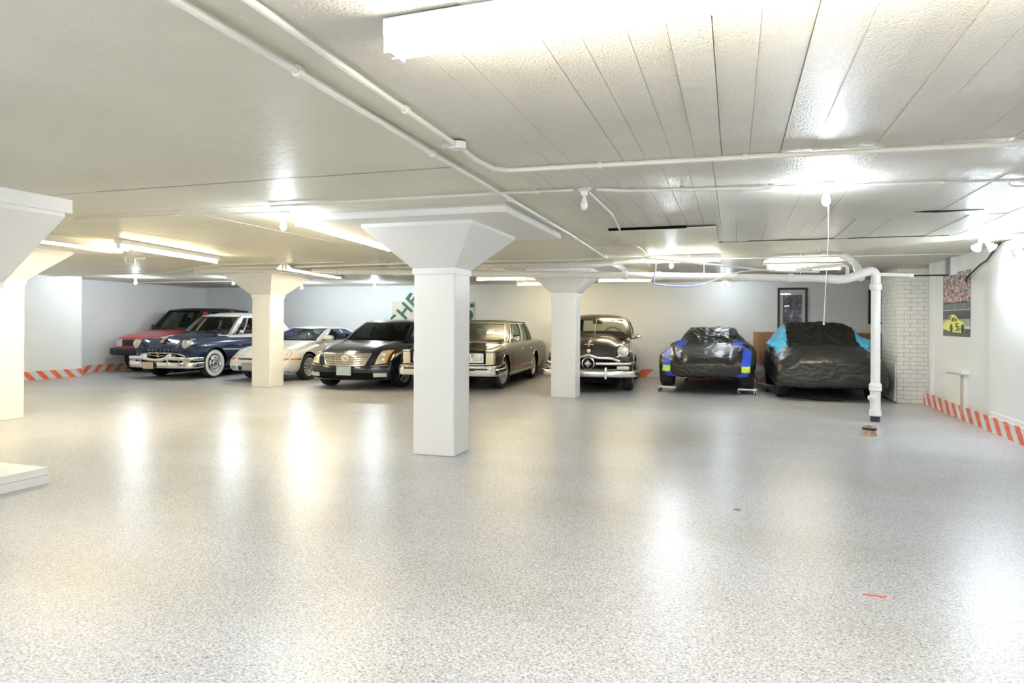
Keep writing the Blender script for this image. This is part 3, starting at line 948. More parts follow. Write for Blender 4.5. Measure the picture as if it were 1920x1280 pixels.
wp = empty('timber_panelling', (0.47, YF, 0), 0, 'orange-brown vertical timber planks along the far wall', 'panelling')
x = 0.0
k = 0
rp = random.Random(5)
while x < 3.1:
    w = rp.uniform(0.10, 0.16)
    MB().box(x, x + w - 0.004, -0.032 - rp.uniform(0, 0.004), -0.001, 0.38, 1.21 + rp.uniform(-0.004, 0.004)).build('plank', M['wood'] if rp.random() < 0.6 else M['wood2'], wp)
    x += w
tag(MB().box(0.48, 3.6, YF - 0.05, YF - 0.001, 0.2, 0.37).build('trim_1', M['wall']), 'white board between timber panelling and striped kick board', 'trim', kind='structure')

sb = empty('sign_board', (-8.35, YF - 0.002, 1.45), 0, 'cream sign board with slanting dark green capitals', 'sign')
MB().box(-1.30, 1.30, -0.03, 0, -0.55, 0.56).build('panel', mat('sign_cream', (0.66, 0.62, 0.48), 0.5, var=(3, 0.5, (0.5, 0.45, 0.34))), sb)
MB().box(1.19, 1.30, -0.036, -0.03, 0.38, 0.50).build('letter_piece', mat('sign_green', (0.012, 0.10, 0.075), 0.4), sb)
MB().lathe((1.12, -0.0305, 0.16), (0, -1, 0), [(0.16, 0), (0.16, 0.005)], 24).build('letter_piece', bpy.data.materials['sign_green'], sb)
gl = text_mesh('CHE', 0.58, 0.004)
Mx = Matrix.Translation((-1.17, -0.034, -0.36)) @ Matrix.Rotation(R(90), 4, 'X') @ Matrix.Rotation(R(50), 4, 'Z')
for vs, fs in gl:
    MB().add([Mx @ v for v in vs], fs).build('letter', bpy.data.materials['sign_green'], sb)

# small floor things
cp = empty('clay_pipe_stub', (1.64, 9.62, 0), 0, 'broken clay pipe stub standing on the floor by the drain foot', 'pipe stub')
ring = []
n = 28
b = MB()
vs, fs = [], []
for i in range(n):
    a = 2 * math.pi * i / n
    j = noise.noise(Vector((math.cos(a) * 2, math.sin(a) * 2, 0))) * 0.02
    for (r_, z_) in ((0.088, 0.0), (0.080, 0.055), (0.083, 0.075), (0.073, 0.125 + j), (0.058, 0.125 + j), (0.062, 0.0)):
        vs.append((r_ * math.cos(a), r_ * math.sin(a), z_))
for i in range(n):
    j = (i + 1) % n
    for k in range(6):
        k2 = (k + 1) % 6
        fs.append((i * 6 + k, j * 6 + k, j * 6 + k2, i * 6 + k2))
b.add(vs, fs).build('stub_wall', M['terracotta'], cp, smooth=True)
MB().lathe((0, 0, 0.075), (0, 0, 1), [(0.0835, 0), (0.0845, 0.012), (0.080, 0.03)], 28, close=False).build('dark_band', M['black'], cp, smooth=True)
tag(MB().box(-0.055, 0.055, -0.008, 0.008, 0, 0.002).build('tape_scrap', mat('red_tape', (0.75, 0.10, 0.06), 0.5)), 'small strip of red tape stuck on the floor', 'tape').location = (0.70, 3.94, 0.0005)
lf = tag(MB().prism([(-0.03, -0.01), (0.0, -0.02), (0.03, -0.004), (0.02, 0.018), (-0.012, 0.014)], 2, 0, 0.008).build('debris_chip', M['terracotta']), 'small brown chip lying on the open floor', 'debris')
lf.location = (0.03, 5.43, 0.0)

# ------------------------------------------------------------------ cars
def tab(pts):
    xs = np.array([p[0] for p in pts], float)
    ys = np.array([p[1] for p in pts], float)
    # monotone cubic (PCHIP)
    h = np.diff(xs)
    d = np.diff(ys) / h
    m = np.zeros(len(xs))
    m[0], m[-1] = d[0], d[-1]
    for i in range(1, len(xs) - 1):
        if d[i - 1] * d[i] > 0:
            w1, w2 = 2 * h[i] + h[i - 1], h[i] + 2 * h[i - 1]
            m[i] = (w1 + w2) / (w1 / d[i - 1] + w2 / d[i])

    def f(x):
        x = np.clip(np.asarray(x, float), xs[0], xs[-1])
        i = np.clip(np.searchsorted(xs, x, side='right') - 1, 0, len(xs) - 2)
        t = (x - xs[i]) / h[i]
        return ((1 + 2 * t) * (1 - t) ** 2 * ys[i] + t * (1 - t) ** 2 * h[i] * m[i]
                + t * t * (3 - 2 * t) * ys[i + 1] + t * t * (t - 1) * h[i] * m[i + 1])
    return f


class Car:
    def __init__(s, name, loc, rz, L, W, label, cat='car'):
        s.root = empty(name, loc, rz, label, cat)
        s.L, s.W = L, W

    def body(s, paint, zb, zt, ws, side, plan, pn=2.2, fprof=None, rplan=0.12, rprof=None, r=0.07, arches=(), Ra=0.37,
             n=(26, 84, 16), extra=None, matfn=None, mats=None, zone=0.55, name='body'):
        P, fs = rounded_box((s.W, s.L / 2, 0.32), r, n, 1.25)
        a = P[:, 0] / s.W
        y = P[:, 1] + s.L / 2
        zf = (P[:, 2] / 0.32 + 1) / 2
        lo, hi = zb(y), zt(y, a)
        z = lo + zf * (hi - lo)
        x = a * s.W * ws(y) * side(zf)
        wf = np.clip(1 - y / zone, 0, 1) ** 1.2
        wr = np.clip(1 - (s.L - y) / zone, 0, 1) ** 1.2
        fp = fprof(z) if fprof else 0 * z
        rp_ = rprof(z) if rprof else 0 * z
        y2 = y + wf * (plan * np.abs(a) ** pn + fp) - wr * (rplan * np.abs(a) ** pn + rp_)
        V = np.stack([x, y2, z], 1)
        if extra is not None:
            V = extra(V, a, y, zf)
        mb = MB()
        mb.add(V, fs)
        ob = mb.build(name, [paint, M['void']] + list(mats or []), s.root, smooth=True)
        # wheel arches
        for (ay, az, rr) in arches:
            for sx in (-1, 1):
                c = MB()
                c.tube([(sx * (s.W - 0.30), ay, az), (sx * (s.W + 0.25), ay, az)], rr, 40)
                co = c.build('cut', M['void'], s.root)
                md = ob.modifiers.new('b', 'BOOLEAN')
                md.object = co
                md.operation = 'DIFFERENCE'
                md.solver = 'EXACT'
                dg = bpy.context.evaluated_depsgraph_get()
                me = bpy.data.meshes.new_from_object(ob.evaluated_get(dg))
                ob.modifiers.clear()
                old = ob.data
                ob.data = me
                bpy.data.meshes.remove(old)
                bpy.data.objects.remove(co)
        me = ob.data
        me.name = name
        while len(me.materials) < 2 + len(mats or []):
            me.materials.append(M['void'])
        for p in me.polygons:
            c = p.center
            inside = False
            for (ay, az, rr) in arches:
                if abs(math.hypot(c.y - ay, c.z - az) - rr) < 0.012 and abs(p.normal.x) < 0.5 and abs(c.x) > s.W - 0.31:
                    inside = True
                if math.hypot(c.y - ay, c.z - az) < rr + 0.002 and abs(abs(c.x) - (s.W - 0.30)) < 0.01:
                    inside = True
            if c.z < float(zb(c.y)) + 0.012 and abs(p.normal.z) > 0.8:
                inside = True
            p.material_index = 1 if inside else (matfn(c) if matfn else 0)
        me.shade_smooth()
        me.set_sharp_from_angle(angle=R(38))
        s.ob = ob
        s.bvh = BVHTree.FromPolygons([v.co for v in me.vertices], [tuple(p.vertices) for p in me.polygons])
        s.zt = zt
        return ob

    def hit(s, ax, p):
        """ax 'f' front (x,z), 'l'/'r' sides (y,z), 't' top (x,y)"""
        if ax == 'f':
            o, d = Vector((p[0], -2, p[1])), Vector((0, 1, 0))
        elif ax == 'r':
            o, d = Vector((3, p[0], p[1])), Vector((-1, 0, 0))
        elif ax == 'l':
            o, d = Vector((-3, p[0], p[1])), Vector((1, 0, 0))
        else:
            o, d = Vector((p[0], p[1], 4)), Vector((0, 0, -1))
        h = s.bvh.ray_cast(o, d)
        if h[0] is None:
            h = s.bvh.find_nearest(o + d * (2.2 if ax == 'f' else 2.1 if ax in 'lr' else 3.1))
            return h[0], -d
        return h[0], -d

    def patch(s, ax, quad, name, m, off=0.006, thick=0.02, n=(10, 5), parent=None, shape=None):
        """quad corners: a b c d (bottom-left, bottom-right, top-right, top-left), conformal on the body"""
        a, b, c, d = [Vector((q[0], q[1], 0)) for q in quad]
        vs, fs = [], []
        back = []
        for j in range(n[1] + 1):
            for i in range(n[0] + 1):
                u, v = i / n[0], j / n[1]
                p = a.lerp(b, u).lerp(d.lerp(c, u), v)
                if shape:
                    p = p + Vector((*shape(u, v), 0))
                h, dr = s.hit(ax, (p.x, p.y))
                vs.append(h + dr * off)
                back.append(h - dr * thick)
        N = len(vs)
        w = n[0] + 1
        for j in range(n[1]):
            for i in range(n[0]):
                q = (j * w + i, j * w + i + 1, (j + 1) * w + i + 1, (j + 1) * w + i)
                fs.append(q)
        rim = [i for i in range(w)] + [j * w + w - 1 for j in range(1, n[1] + 1)] + [n[1] * w + i for i in range(w - 2, -1, -1)] + [j * w for j in range(n[1] - 1, 0, -1)]
        for k in range(len(rim)):
            p, q = rim[k], rim[(k + 1) % len(rim)]
            fs.append((p, p + N, q + N, q))
        return MB().add(vs + back, fs).build(name, m, parent or s.root, smooth=True)

    def strip(s, ax, pts, name, m, w=0.012, off=0.004, n=24, parent=None, thick=0.006, smooth=True):
        P = [Vector((p[0], p[1], 0)) for p in pts]
        if smooth and len(P) > 2:
            P = bez(P, n)
        elif len(P) == 2:
            P = [P[0].lerp(P[1], k / n) for k in range(n + 1)]
        vs, fs = [], []
        for i, p in enumerate(P):
            t = (P[min(i + 1, len(P) - 1)] - P[max(0, i - 1)]).normalized()
            nn = Vector((-t.y, t.x, 0)) * w / 2
            for (q, o_) in ((p + nn, -thick), (p + nn * 0.8, off), (p - nn * 0.8, off), (p - nn, -thick)):
                h, dr = s.hit(ax, (q.x, q.y))
                vs.append(h + dr * o_)
        for i in range(len(P) - 1):
            for k in range(3):
                fs.append((i * 4 + k, i * 4 + k + 1, i * 4 + 4 + k + 1, i * 4 + 4 + k))
        return MB().add(vs, fs).build(name, m, parent or s.root, smooth=True)

    def seams(s, lines, m=None, w=0.008):
        """thin dark shut lines: list of (axis, pts)"""
        mb = MB()
        for ax, pts in lines:
            P = [Vector((p[0], p[1], 0)) for p in pts]
            P = bez(P, 22) if len(P) > 2 else [P[0].lerp(P[1], k / 14) for k in range(15)]
            vs, fs = [], []
            for i, p in enumerate(P):
                t = (P[min(i + 1, len(P) - 1)] - P[max(0, i - 1)]).normalized()
                nn = Vector((-t.y, t.x, 0)) * w / 2
                for q in (p + nn, p - nn):
                    h, dr = s.hit(ax, (q.x, q.y))
                    vs.append(h + dr * 0.0015)
            for i in range(len(P) - 1):
                fs.append((i * 2, i * 2 + 1, i * 2 + 3, i * 2 + 2))
            mb.add(vs, fs)
        return mb.build('shut_lines', m or M['void'], s.root)

    def bar(s, path, zc, h, t, name, m, parent=None, n=40, prof='round', zfn=None):
        """sweep a rounded blade along a plan path [(x,y)...]; zc may be a per-path list"""
        zs = zc if isinstance(zc, (list, tuple)) else [zc] * len(path)
        P = bez([(p[0], p[1], z) for p, z in zip(path, zs)], n)
        if prof == 'round':
            sec = [(0.5 * t * math.copysign(abs(math.cos(a)) ** 0.6, math.cos(a)), 0.5 * h * math.copysign(abs(math.sin(a)) ** 0.7, math.sin(a))) for a in [2 * math.pi * k / 14 for k in range(14)]]
        else:
            sec = prof
        vs, fs = [], []
        ns = len(sec)
        for i, p in enumerate(P):
            d = P[min(i + 1, len(P) - 1)] - P[max(0, i - 1)]
            d.z = 0
            d.normalize()
            o = Vector((d.y, -d.x, 0))
            for (u, v) in sec:
                vs.append(p + o * u + Vector((0, 0, v)))
        for i in range(len(P) - 1):
            for k in range(ns):
                k2 = (k + 1) % ns
                fs.append((i * ns + k, i * ns + k2, (i + 1) * ns + k2, (i + 1) * ns + k))
        fs.append(tuple(range(ns))[::-1])
        fs.append(tuple((len(P) - 1) * ns + k for k in range(ns)))
        return MB().add(vs, fs).build(name, m, parent or s.root, smooth=True, angle=50)

    def round_lamp(s, x, y, z, r, name='headlight', bez_m=None, tilt=0.0, depth=0.10, lens_m=None):
        ax = (tilt, -1, 0.03)
        o = MB().lathe((x, y + depth, z), ax, [(r * 1.12, 0), (r * 1.16, depth - 0.01), (r * 1.10, depth + 0.012), (r * 0.98, depth + 0.008)], 32).build(name, bez_m or M['chrome'], s.root, smooth=True)
        MB().lathe((x, y + depth, z), ax, [(r * 0.99, depth - 0.004), (r * 0.93, depth + 0.018), (r * 0.7, depth + 0.032), (r * 0.35, depth + 0.040), (0.002, depth + 0.043)], 32).build('lens', lens_m or M['lens'], o, smooth=True)
        return o

    def wheel(s, x, y, r, w=0.2, rim_r=None, style='disc', white=False, zoff=0.0, steer=0.0):
        rim_r = rim_r or r * 0.62
        sx = 1 if x > 0 else -1
        ax = Vector((sx * math.cos(steer), sx * math.sin(steer), 0))
        c = Vector((x, y, r + zoff))
        prof = [(rim_r, -w * 0.42), (rim_r + 0.01, -w * 0.46), (r * 0.90, -w * 0.5), (r * 0.975, -w * 0.42), (r, -w * 0.3),
                (r, -w * 0.21), (r - 0.008, -w * 0.20), (r - 0.008, -w * 0.17), (r, -w * 0.16), (r, -w * 0.03), (r - 0.008, -w * 0.02), (r - 0.008, w * 0.02), (r, w * 0.03),
                (r, w * 0.16), (r - 0.008, w * 0.17), (r - 0.008, w * 0.2), (r, w * 0.21), (r, w * 0.3), (r * 0.975, w * 0.42), (r * 0.90, w * 0.5), (rim_r + 0.01, w * 0.46), (rim_r, w * 0.42)]
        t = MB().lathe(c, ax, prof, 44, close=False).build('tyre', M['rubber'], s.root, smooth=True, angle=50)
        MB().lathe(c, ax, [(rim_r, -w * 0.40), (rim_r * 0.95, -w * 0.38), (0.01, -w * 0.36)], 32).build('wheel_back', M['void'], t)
        if white:
            MB().lathe(c, ax, [(rim_r + 0.012, w * 0.468), (rim_r + 0.02, w * 0.478), (r * 0.87, w * 0.506), (r * 0.895, w * 0.50)], 44, close=False).build('whitewall_band', M['whitewall'], t, smooth=True)
        if style == 'disc':
            MB().lathe(c, ax, [(rim_r, w * 0.30), (rim_r * 1.03, w * 0.47), (rim_r * 0.93, w * 0.45), (rim_r * 0.86, w * 0.36), (rim_r * 0.66, w * 0.40), (rim_r * 0.62, w * 0.46), (rim_r * 0.5, w * 0.50), (rim_r * 0.42, w * 0.44), (rim_r * 0.3, w * 0.46), (rim_r * 0.22, w * 0.56), (0.003, w * 0.60)], 36).build('hub_cap', M['chrome'], t, smooth=True)
        else:
            MB().lathe(c, ax, [(rim_r * 0.99, -w * 0.1), (rim_r * 1.03, w * 0.46), (rim_r * 0.93, w * 0.45), (rim_r * 0.88, w * 0.3), (rim_r * 0.88, -w * 0.1)], 36, close=False).build('rim', M['bright_alloy'], t, smooth=True)
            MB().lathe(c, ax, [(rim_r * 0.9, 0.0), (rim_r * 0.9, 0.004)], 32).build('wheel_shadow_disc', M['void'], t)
            u = Vector((0, 0, 1))
            wv = ax.cross(u)
            ns, wi, wo = {'chrome7': (7, 0.045, 0.03), 'mesh': (12, 0.02, 0.045), 'turbine': (16, 0.012, 0.03), 'slot': (8, 0.05, 0.07)}[style]
            mb = MB()
            for k in range(ns):
                g = 2 * math.pi * k / ns
                e = u * math.cos(g) + wv * math.sin(g)
                f = wv * math.cos(g) - u * math.sin(g)
                r0, r1 = rim_r * 0.15, rim_r * 0.94
                h0, h1 = w * 0.42, w * 0.36
                pts = []
                for hh in (-0.02, 0):
                    for (rr, ww, hb) in ((r0, wi, h0), (r0, -wi, h0), (r1, -wo, h1), (r1, wo, h1)):
                        pts.append(c + e * rr + f * ww * 0.5 + ax * (hb + hh))
                mb.hexa(pts)
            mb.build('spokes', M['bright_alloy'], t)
            MB().lathe(c, ax, [(rim_r * 0.30, w * 0.3), (rim_r * 0.28, w * 0.44), (rim_r * 0.2, w * 0.47), (0.003, w * 0.48)], 24).build('hub_cap', M['chrome'] if style == 'chrome7' else M['alloy'], t, smooth=True)
        return t

    # ---------------- cabin
    def cabin(s, yf, yr, wf, wr, zb, ytf, ytr, wtf, wtr, ztp, frame_m, roof_m, glass_m, crown=0.05, bow=0.14, rbow=0.06, sbow=0.03,
              windows=((0.05, 0.45), (0.50, 0.92)), wtop=None, bulge=0.03, gm=None, trim_m=None, roof_over=0.0, rear_m=None, ws_v=(0.04, 0.93), sv=(0.05, 0.90), wcorner=0.055, rc=None, side_m=None):
        def loop(side, u, v):
            # base
            w0, w1 = wf + (wtf - wf) * v, wr + (wtr - wr) * v
            y0, y1 = yf + (ytf - yf) * v, yr + (ytr - yr) * v
            z = zb + (ztp - zb) * v
            b = bulge * 4 * v * (1 - v)
            bo = bow * (1 - 0.35 * v)
            if side == 0:
                x = -w0 + 2 * w0 * u
                k = 1 - abs(2 * u - 1) ** 2.4
                return Vector((x, y0 - bo * k - b * 0.6, z + b * 0.5))
            if side == 1:
                y = y0 + (y1 - y0) * u
                w = w0 + (w1 - w0) * u
                return Vector((w + sbow * 4 * u * (1 - u) + b, y, z))
            if side == 3:
                y = y0 + (y1 - y0) * u
                w = w0 + (w1 - w0) * u
                return Vector((-w - sbow * 4 * u * (1 - u) - b, y, z))
            x = -w1 + 2 * w1 * u
            k = 1 - abs(2 * u - 1) ** 2.4
            return Vector((x, y1 + rbow * k * (1 - 0.3 * v) + b * 0.6, z + b * 0.5))
        s.loop = loop

        def panel(side, ua, ub, va, vb, off, thick, mb, n=(12, 8)):
            """ua, ub: values or (bottom, top) pairs"""
            ua = ua if isinstance(ua, tuple) else (ua, ua)
            ub = ub if isinstance(ub, tuple) else (ub, ub)
            outv = {0: Vector((0, -1, 0.35)), 1: Vector((1, 0, 0.2)), 2: Vector((0, 1, 0.35)), 3: Vector((-1, 0, 0.2))}[side].normalized()
            vs, bk, fs = [], [], []
            for j in range(n[1] + 1):
                v = va + (vb - va) * j / n[1]
                for i in range(n[0] + 1):
                    t = i / n[0]
                    u0 = ua[0] + (ua[1] - ua[0]) * v
                    u1 = ub[0] + (ub[1] - ub[0]) * v
                    p = loop(side, u0 + (u1 - u0) * t, v)
                    vs.append(p + outv * off)
                    bk.append(p + outv * (off - thick))
            N, w = len(vs), n[0] + 1
            for j in range(n[1]):
                for i in range(n[0]):
                    q = (j * w + i, j * w + i + 1, (j + 1) * w + i + 1, (j + 1) * w + i)
                    fs.append(q)
                    if thick > 0:
                        fs.append(tuple(k + N for k in q)[::-1])
            if thick > 0:
                rim = [i for i in range(w)] + [j * w + w - 1 for j in range(1, n[1] + 1)] + [n[1] * w + i for i in range(w - 2, -1, -1)] + [j * w for j in range(n[1] - 1, 0, -1)]
                for k in range(len(rim)):
                    p, q = rim[k], rim[(k + 1) % len(rim)]
                    fs.append((p, p + N, q + N, q))
                mb.add(vs + bk, fs)
            else:
                mb.add(vs, fs)
        s.panel = panel
        T = 0.03
        fr = MB()
        wc = wcorner
        # windscreen surround and rear surround
        rcc = rc or wc
        for side, c in ((0, wc), (2, rcc)):
            panel(side, -0.0, c, 0, 1, 0, T, fr, (2, 8))
            panel(side, 1 - c, 1.0, 0, 1, 0, T, fr, (2, 8))
            panel(side, c, 1 - c, ws_v[1], 1, 0, T, fr, (12, 2))
            panel(side, c, 1 - c, -0.05, ws_v[0], 0, T, fr, (12, 1))
        for side in (1, 3):
            edges = [0.0]
            for w in windows:
                edges += [w[0], w[1]]
            edges.append(1.0)
            for k in range(0, len(edges), 2):
                panel(side, edges[k], edges[k + 1], sv[0], sv[1], 0, T, fr, (4, 8))
            panel(side, 0.0, 1.0, sv[1], 1, 0, T, fr, (20, 2))
            panel(side, 0.0, 1.0, -0.12, sv[0], 0, T, fr, (20, 1))
        fr.build('cabin_frame', frame_m, s.root, smooth=True)
        ws = MB()
        panel(0, wc, 1 - wc, ws_v[0], ws_v[1], -0.008, 0, ws, (16, 10))
        wso = ws.build('windscreen', glass_m, s.root, smooth=True)
        s.windscreen = wso
        rw_ = MB()
        panel(2, rcc, 1 - rcc, ws_v[0] + 0.02, ws_v[1] - 0.02, -0.008, 0, rw_, (16, 10))
        rw_.build('rear_window', rear_m or glass_m, s.root, smooth=True)
        for side in (1, 3):
            for w in windows:
                g = MB()
                panel(side, w[0], w[1], sv[0], sv[1], -0.012, 0, g, (8, 8))
                g.build('side_window', side_m or glass_m, s.root, smooth=True)
        # roof
        nx, ny = 18, 24
        vs, fs = [], []
        for j in range(ny + 1):
            b = -1 + 2 * j / ny
            for i in range(nx + 1):
                a = -1 + 2 * i / nx
                a = math.copysign(1 - (1 - abs(a)) ** 1.4, a)
                t = (b + 1) / 2
                w = wtf + (wtr - wtf) * t + sbow * 4 * t * (1 - t)
                kf = 1 - abs(a) ** 2.4
                y0 = ytf - bow * 0.65 * kf - roof_over
                y1 = ytr + rbow * 0.7 * kf
                x = a * (w + 0.012)
                y = y0 + (y1 - y0) * t
                z = ztp - 0.004 + crown * (1 - abs(a) ** 3.0) * (1 - abs(b) ** 3.5) + 0.012 * (1 - max(abs(a), abs(b)) ** 10)
                vs.append((x, y, z))
        for j in range(ny):
            for i in range(nx):
                q = j * (nx + 1) + i
                fs.append((q, q + 1, q + nx + 2, q + nx + 1))
        N = len(vs)
        vs2 = [(v[0] * 0.985, v[1], v[2] - 0.03) for v in vs]
        fs2 = [tuple(k + N for k in f)[::-1] for f in fs]
        w = nx + 1
        rim = [i for i in range(w)] + [j * w + w - 1 for j in range(1, ny + 1)] + [ny * w + i for i in range(w - 2, -1, -1)] + [j * w for j in range(ny - 1, 0, -1)]
        fs3 = [(rim[k], rim[k] + N, rim[(k + 1) % len(rim)] + N, rim[(k + 1) % len(rim)]) for k in range(len(rim))]
        s.roof = MB().add(vs + vs2, fs + fs2 + fs3).build('roof', roof_m, s.root, smooth=True, angle=60)
        if trim_m:
            t = MB()
            for side in (0,):
                for (ua, ub, va, vb) in ((wc - 0.012, wc + 0.006, ws_v[0], ws_v[1]), (1 - wc - 0.006, 1 - wc + 0.012, ws_v[0], ws_v[1]), (wc, 1 - wc, ws_v[1] - 0.012, ws_v[1] + 0.03), (wc - 0.01, 1 - wc + 0.01, ws_v[0] - 0.03, ws_v[0] + 0.012)):
                    panel(side, ua, ub, va, vb, 0.008, 0.012, t, (14, 6))
            for side in (1, 3):
                for w in windows:
                    d = 0.012
                    for (ua, ub, va, vb) in ((w[0] - d, w[0], sv[0], sv[1]), (w[1], w[1] + d, sv[0], sv[1]), (w[0] - d, w[1] + d, sv[1], sv[1] + 0.05), (w[0] - d, w[1] + d, sv[0] - 0.05, sv[0])):
                        panel(side, ua, ub, va, vb, 0.006, 0.01, t, (8, 6))
            t.build('window_trim', trim_m, s.root, smooth=True)

    def interior(s, y_dash, y_seat, y_rear, zb, ztop, w, m, wheel_side=1, bench=False, rear=True, head=True, dash_m=None, sw_m=None, mirror=True, ymir=None, zmir=None):
        MB().box(-w + 0.02, w - 0.02, y_dash - 0.05, y_rear + 0.25, zb - 0.02, zb + 0.012).build('cabin_floor', M['seat_dark'], s.root)
        MB().rbox((0, y_dash + 0.12, zb + 0.03), (w - 0.05, 0.16, 0.035), 0.03).build('dashboard', dash_m or M['seat_dark'], s.root, smooth=True)

        def rake(v):
            return Vector((v.x, v.y + v.z * 0.25, v.z))
        if bench:
            o = MB().rbox((0, y_seat, zb - 0.02), (w - 0.1, 0.08, 0.13), 0.06, fn=rake).build('front_seat', m, s.root, smooth=True)
        else:
            for sx in (-1, 1):
                o = MB().rbox((sx * w * 0.5, y_seat, zb + 0.07), (0.24, 0.07, 0.16), 0.05, fn=rake).build('front_seat', m, s.root, smooth=True)
                if head:
                    MB().rbox((sx * w * 0.5, y_seat + 0.08, zb + 0.28), (0.12, 0.045, 0.07), 0.035).build('headrest', m, o, smooth=True)
        if rear:
            MB().rbox((0, y_rear, zb + 0.04), (w - 0.1, 0.08, 0.12), 0.05, fn=rake).build('rear_seat', m, s.root, smooth=True)
        # steering wheel
        cx = wheel_side * w * 0.5
        c = Vector((cx, y_dash + 0.36, zb + 0.035))
        ax = Vector((0, 0.9, 0.45)).normalized()
        u = Vector((1, 0, 0))
        v = ax.cross(u)
        ring = [c + (u * math.cos(g) + v * math.sin(g)) * 0.19 for g in [2 * math.pi * k / 28 for k in range(29)]]
        st = MB().tube(ring, 0.011, 8, cap=False)
        st.tube([c - u * 0.18, c + u * 0.18], 0.009, 6)
        st.build('steering_wheel', sw_m or M['black'], s.root, smooth=True)
        if mirror and ymir:
            MB().rbox((0, ymir, zmir), (0.11, 0.014, 0.03), 0.012).tube([(0, ymir, zmir), (0, ymir + 0.01, zmir + 0.07)], 0.008, 6).build('rear_view_mirror', M['black'], s.root, smooth=True)

    def mirrors(s, y, z, x, m, size=(0.10, 0.05, 0.065), sides=(-1, 1), round_=False, stalk=0.08):
        for sx in sides:
            c = Vector((sx * (x + stalk + size[0] * 0.6), y, z))
            mb = MB()
            if round_:
                mb.lathe(c + Vector((0, 0.03, 0)), (0, -1, 0), [(0.05, 0), (0.055, 0.01), (0.045, 0.04), (0.02, 0.06), (0.002, 0.065)], 20)
            else:
                mb.rbox(c, size, min(size) * 0.7, 3)
            mb.tube([c + Vector((-sx * size[0] * 0.3, 0, -0.02)), (sx * (x - 0.03), y + 0.05, z - 0.06)], 0.018 if not round_ else 0.009, 8)
            mb.build('side_mirror', m, s.root, smooth=True)

    def plate(s, x, z, m, y=None, w=0.155, h=0.078):
        if y is None:
            y = s.hit('f', (x, z))[0].y - 0.02
        o = MB().box(x - w - 0.008, x + w + 0.008, y - 0.008, y + 0.03, z - h - 0.008, z + h + 0.008).build('licence_plate', M['black'], s.root)
        MB().box(x - w, x + w, y - 0.012, y - 0.0081, z - h, z + h).build('plate_face', m, o)
        return y


def paint(name, c, metallic=0.0, rough=0.3, coat=0.45, var=None):
    return mat(name, c, rough, metallic, coat, var=var)


def arch_trim(car, y, z, r, m, w=0.02, a0=0.0, a1=180.0):
    for ax in ('l', 'r'):
        pts = [(y + (r + w * 0.5) * math.cos(R(a)), z + (r + w * 0.5) * math.sin(R(a))) for a in np.linspace(a0, a1, 14)]
        car.strip(ax, pts, 'arch_trim', m, w, 0.006, 40)


M['bright_alloy'] = mat('bright_alloy', (0.80, 0.80, 0.80), 0.28, 0.55)
one = lambda y: 0 * y + 1.0

# ============ navy vintage saloon with a white roof
P_navy = paint('navy_paint', (0.005, 0.013, 0.050), 0.0, 0.22)
P_white = paint('white_roof_paint', (0.80, 0.80, 0.76), 0, 0.3)
c = Car('vintage_saloon', (-13.12, 13.0, 0), 0.0, 5.14, 0.94, 'navy blue vintage saloon with white roof and whitewall tyres')
zc_ = tab([(0, .72), (.08, .85), (.22, .97), (.7, 1.06), (1.5, 1.11), (2.5, 1.08), (3.8, 1.05), (4.6, .96), (5.0, .85), (5.14, .72)])
ft_ = tab([(0, .92), (.15, .965), (.6, .99), (1.5, 1.02), (3.5, 1.01), (4.7, .98), (5.14, .90)])
zbm = tab([(0, .34), (.4, .26), (1.2, .24), (4.2, .24), (5.14, .36)])


def zt(y, a):
    A = np.abs(a)
    f = 1 / (1 + np.exp(-(A - .62) * 22))
    v = np.exp(-((A - .60) / .08) ** 2) * 0.02
    peak = np.exp(-(A / .12) ** 2) * 0.022
    return (zc_(y) - 0.05 * A ** 2 + peak) * (1 - f) + (ft_(y) - 0.06 * np.clip(A - .85, 0, 1) / .15) * f - v


sd = tab([(0, .90), (.2, .97), (.5, 1.0), (.75, .985), (.92, .95), (1, .90)])
c.body(P_navy, zbm, zt, tab([(0, .93), (.5, .98), (1.5, 1.0), (3.8, 1.0), (5.14, .9)]), sd, 0.05, 3.0,
       fprof=tab([(.2, .14), (.45, .05), (.62, .06), (.72, 0), (.95, .03)]), r=0.09, arches=((0.82, .36, .40), (3.90, .36, .36)))
for x in (-.735, .735):
    c.round_lamp(x, 0.02, 0.835, 0.09, depth=0.16)
    c.strip('t', [(x, .06), (x, .35)], 'fender_ornament', M['chrome'], 0.03, 0.012, 8)
c.patch('f', [(-.62, .47), (.62, .47), (.60, .60), (-.60, .60)], 'grille_opening', M['void'], 0.004, 0.02, (24, 4), shape=lambda u, v: (0, -0.05 * v * abs(2 * u - 1) ** 3))
c.strip('f', [(-.72, .50), (-.60, .58), (-.3, .615), (.3, .615), (.60, .58), (.72, .50)], 'grille_brow', M['chrome'], 0.028, 0.014, 40)
MB().prism([(-.035, .60), (0, .50), (.035, .60), (.018, .60), (0, .545), (-.018, .60)], 1, -.075, -.05).build('grille_emblem', M['gold'], c.root)
g = MB().tube([(-.30, -.06, .555), (-.08, -.065, .56), (0, -.07, .53), (.08, -.065, .56), (.30, -.06, .555)], [.006, .013, .016, .013, .006], 8).build('grille_wing', M['gold'], c.root, smooth=True)
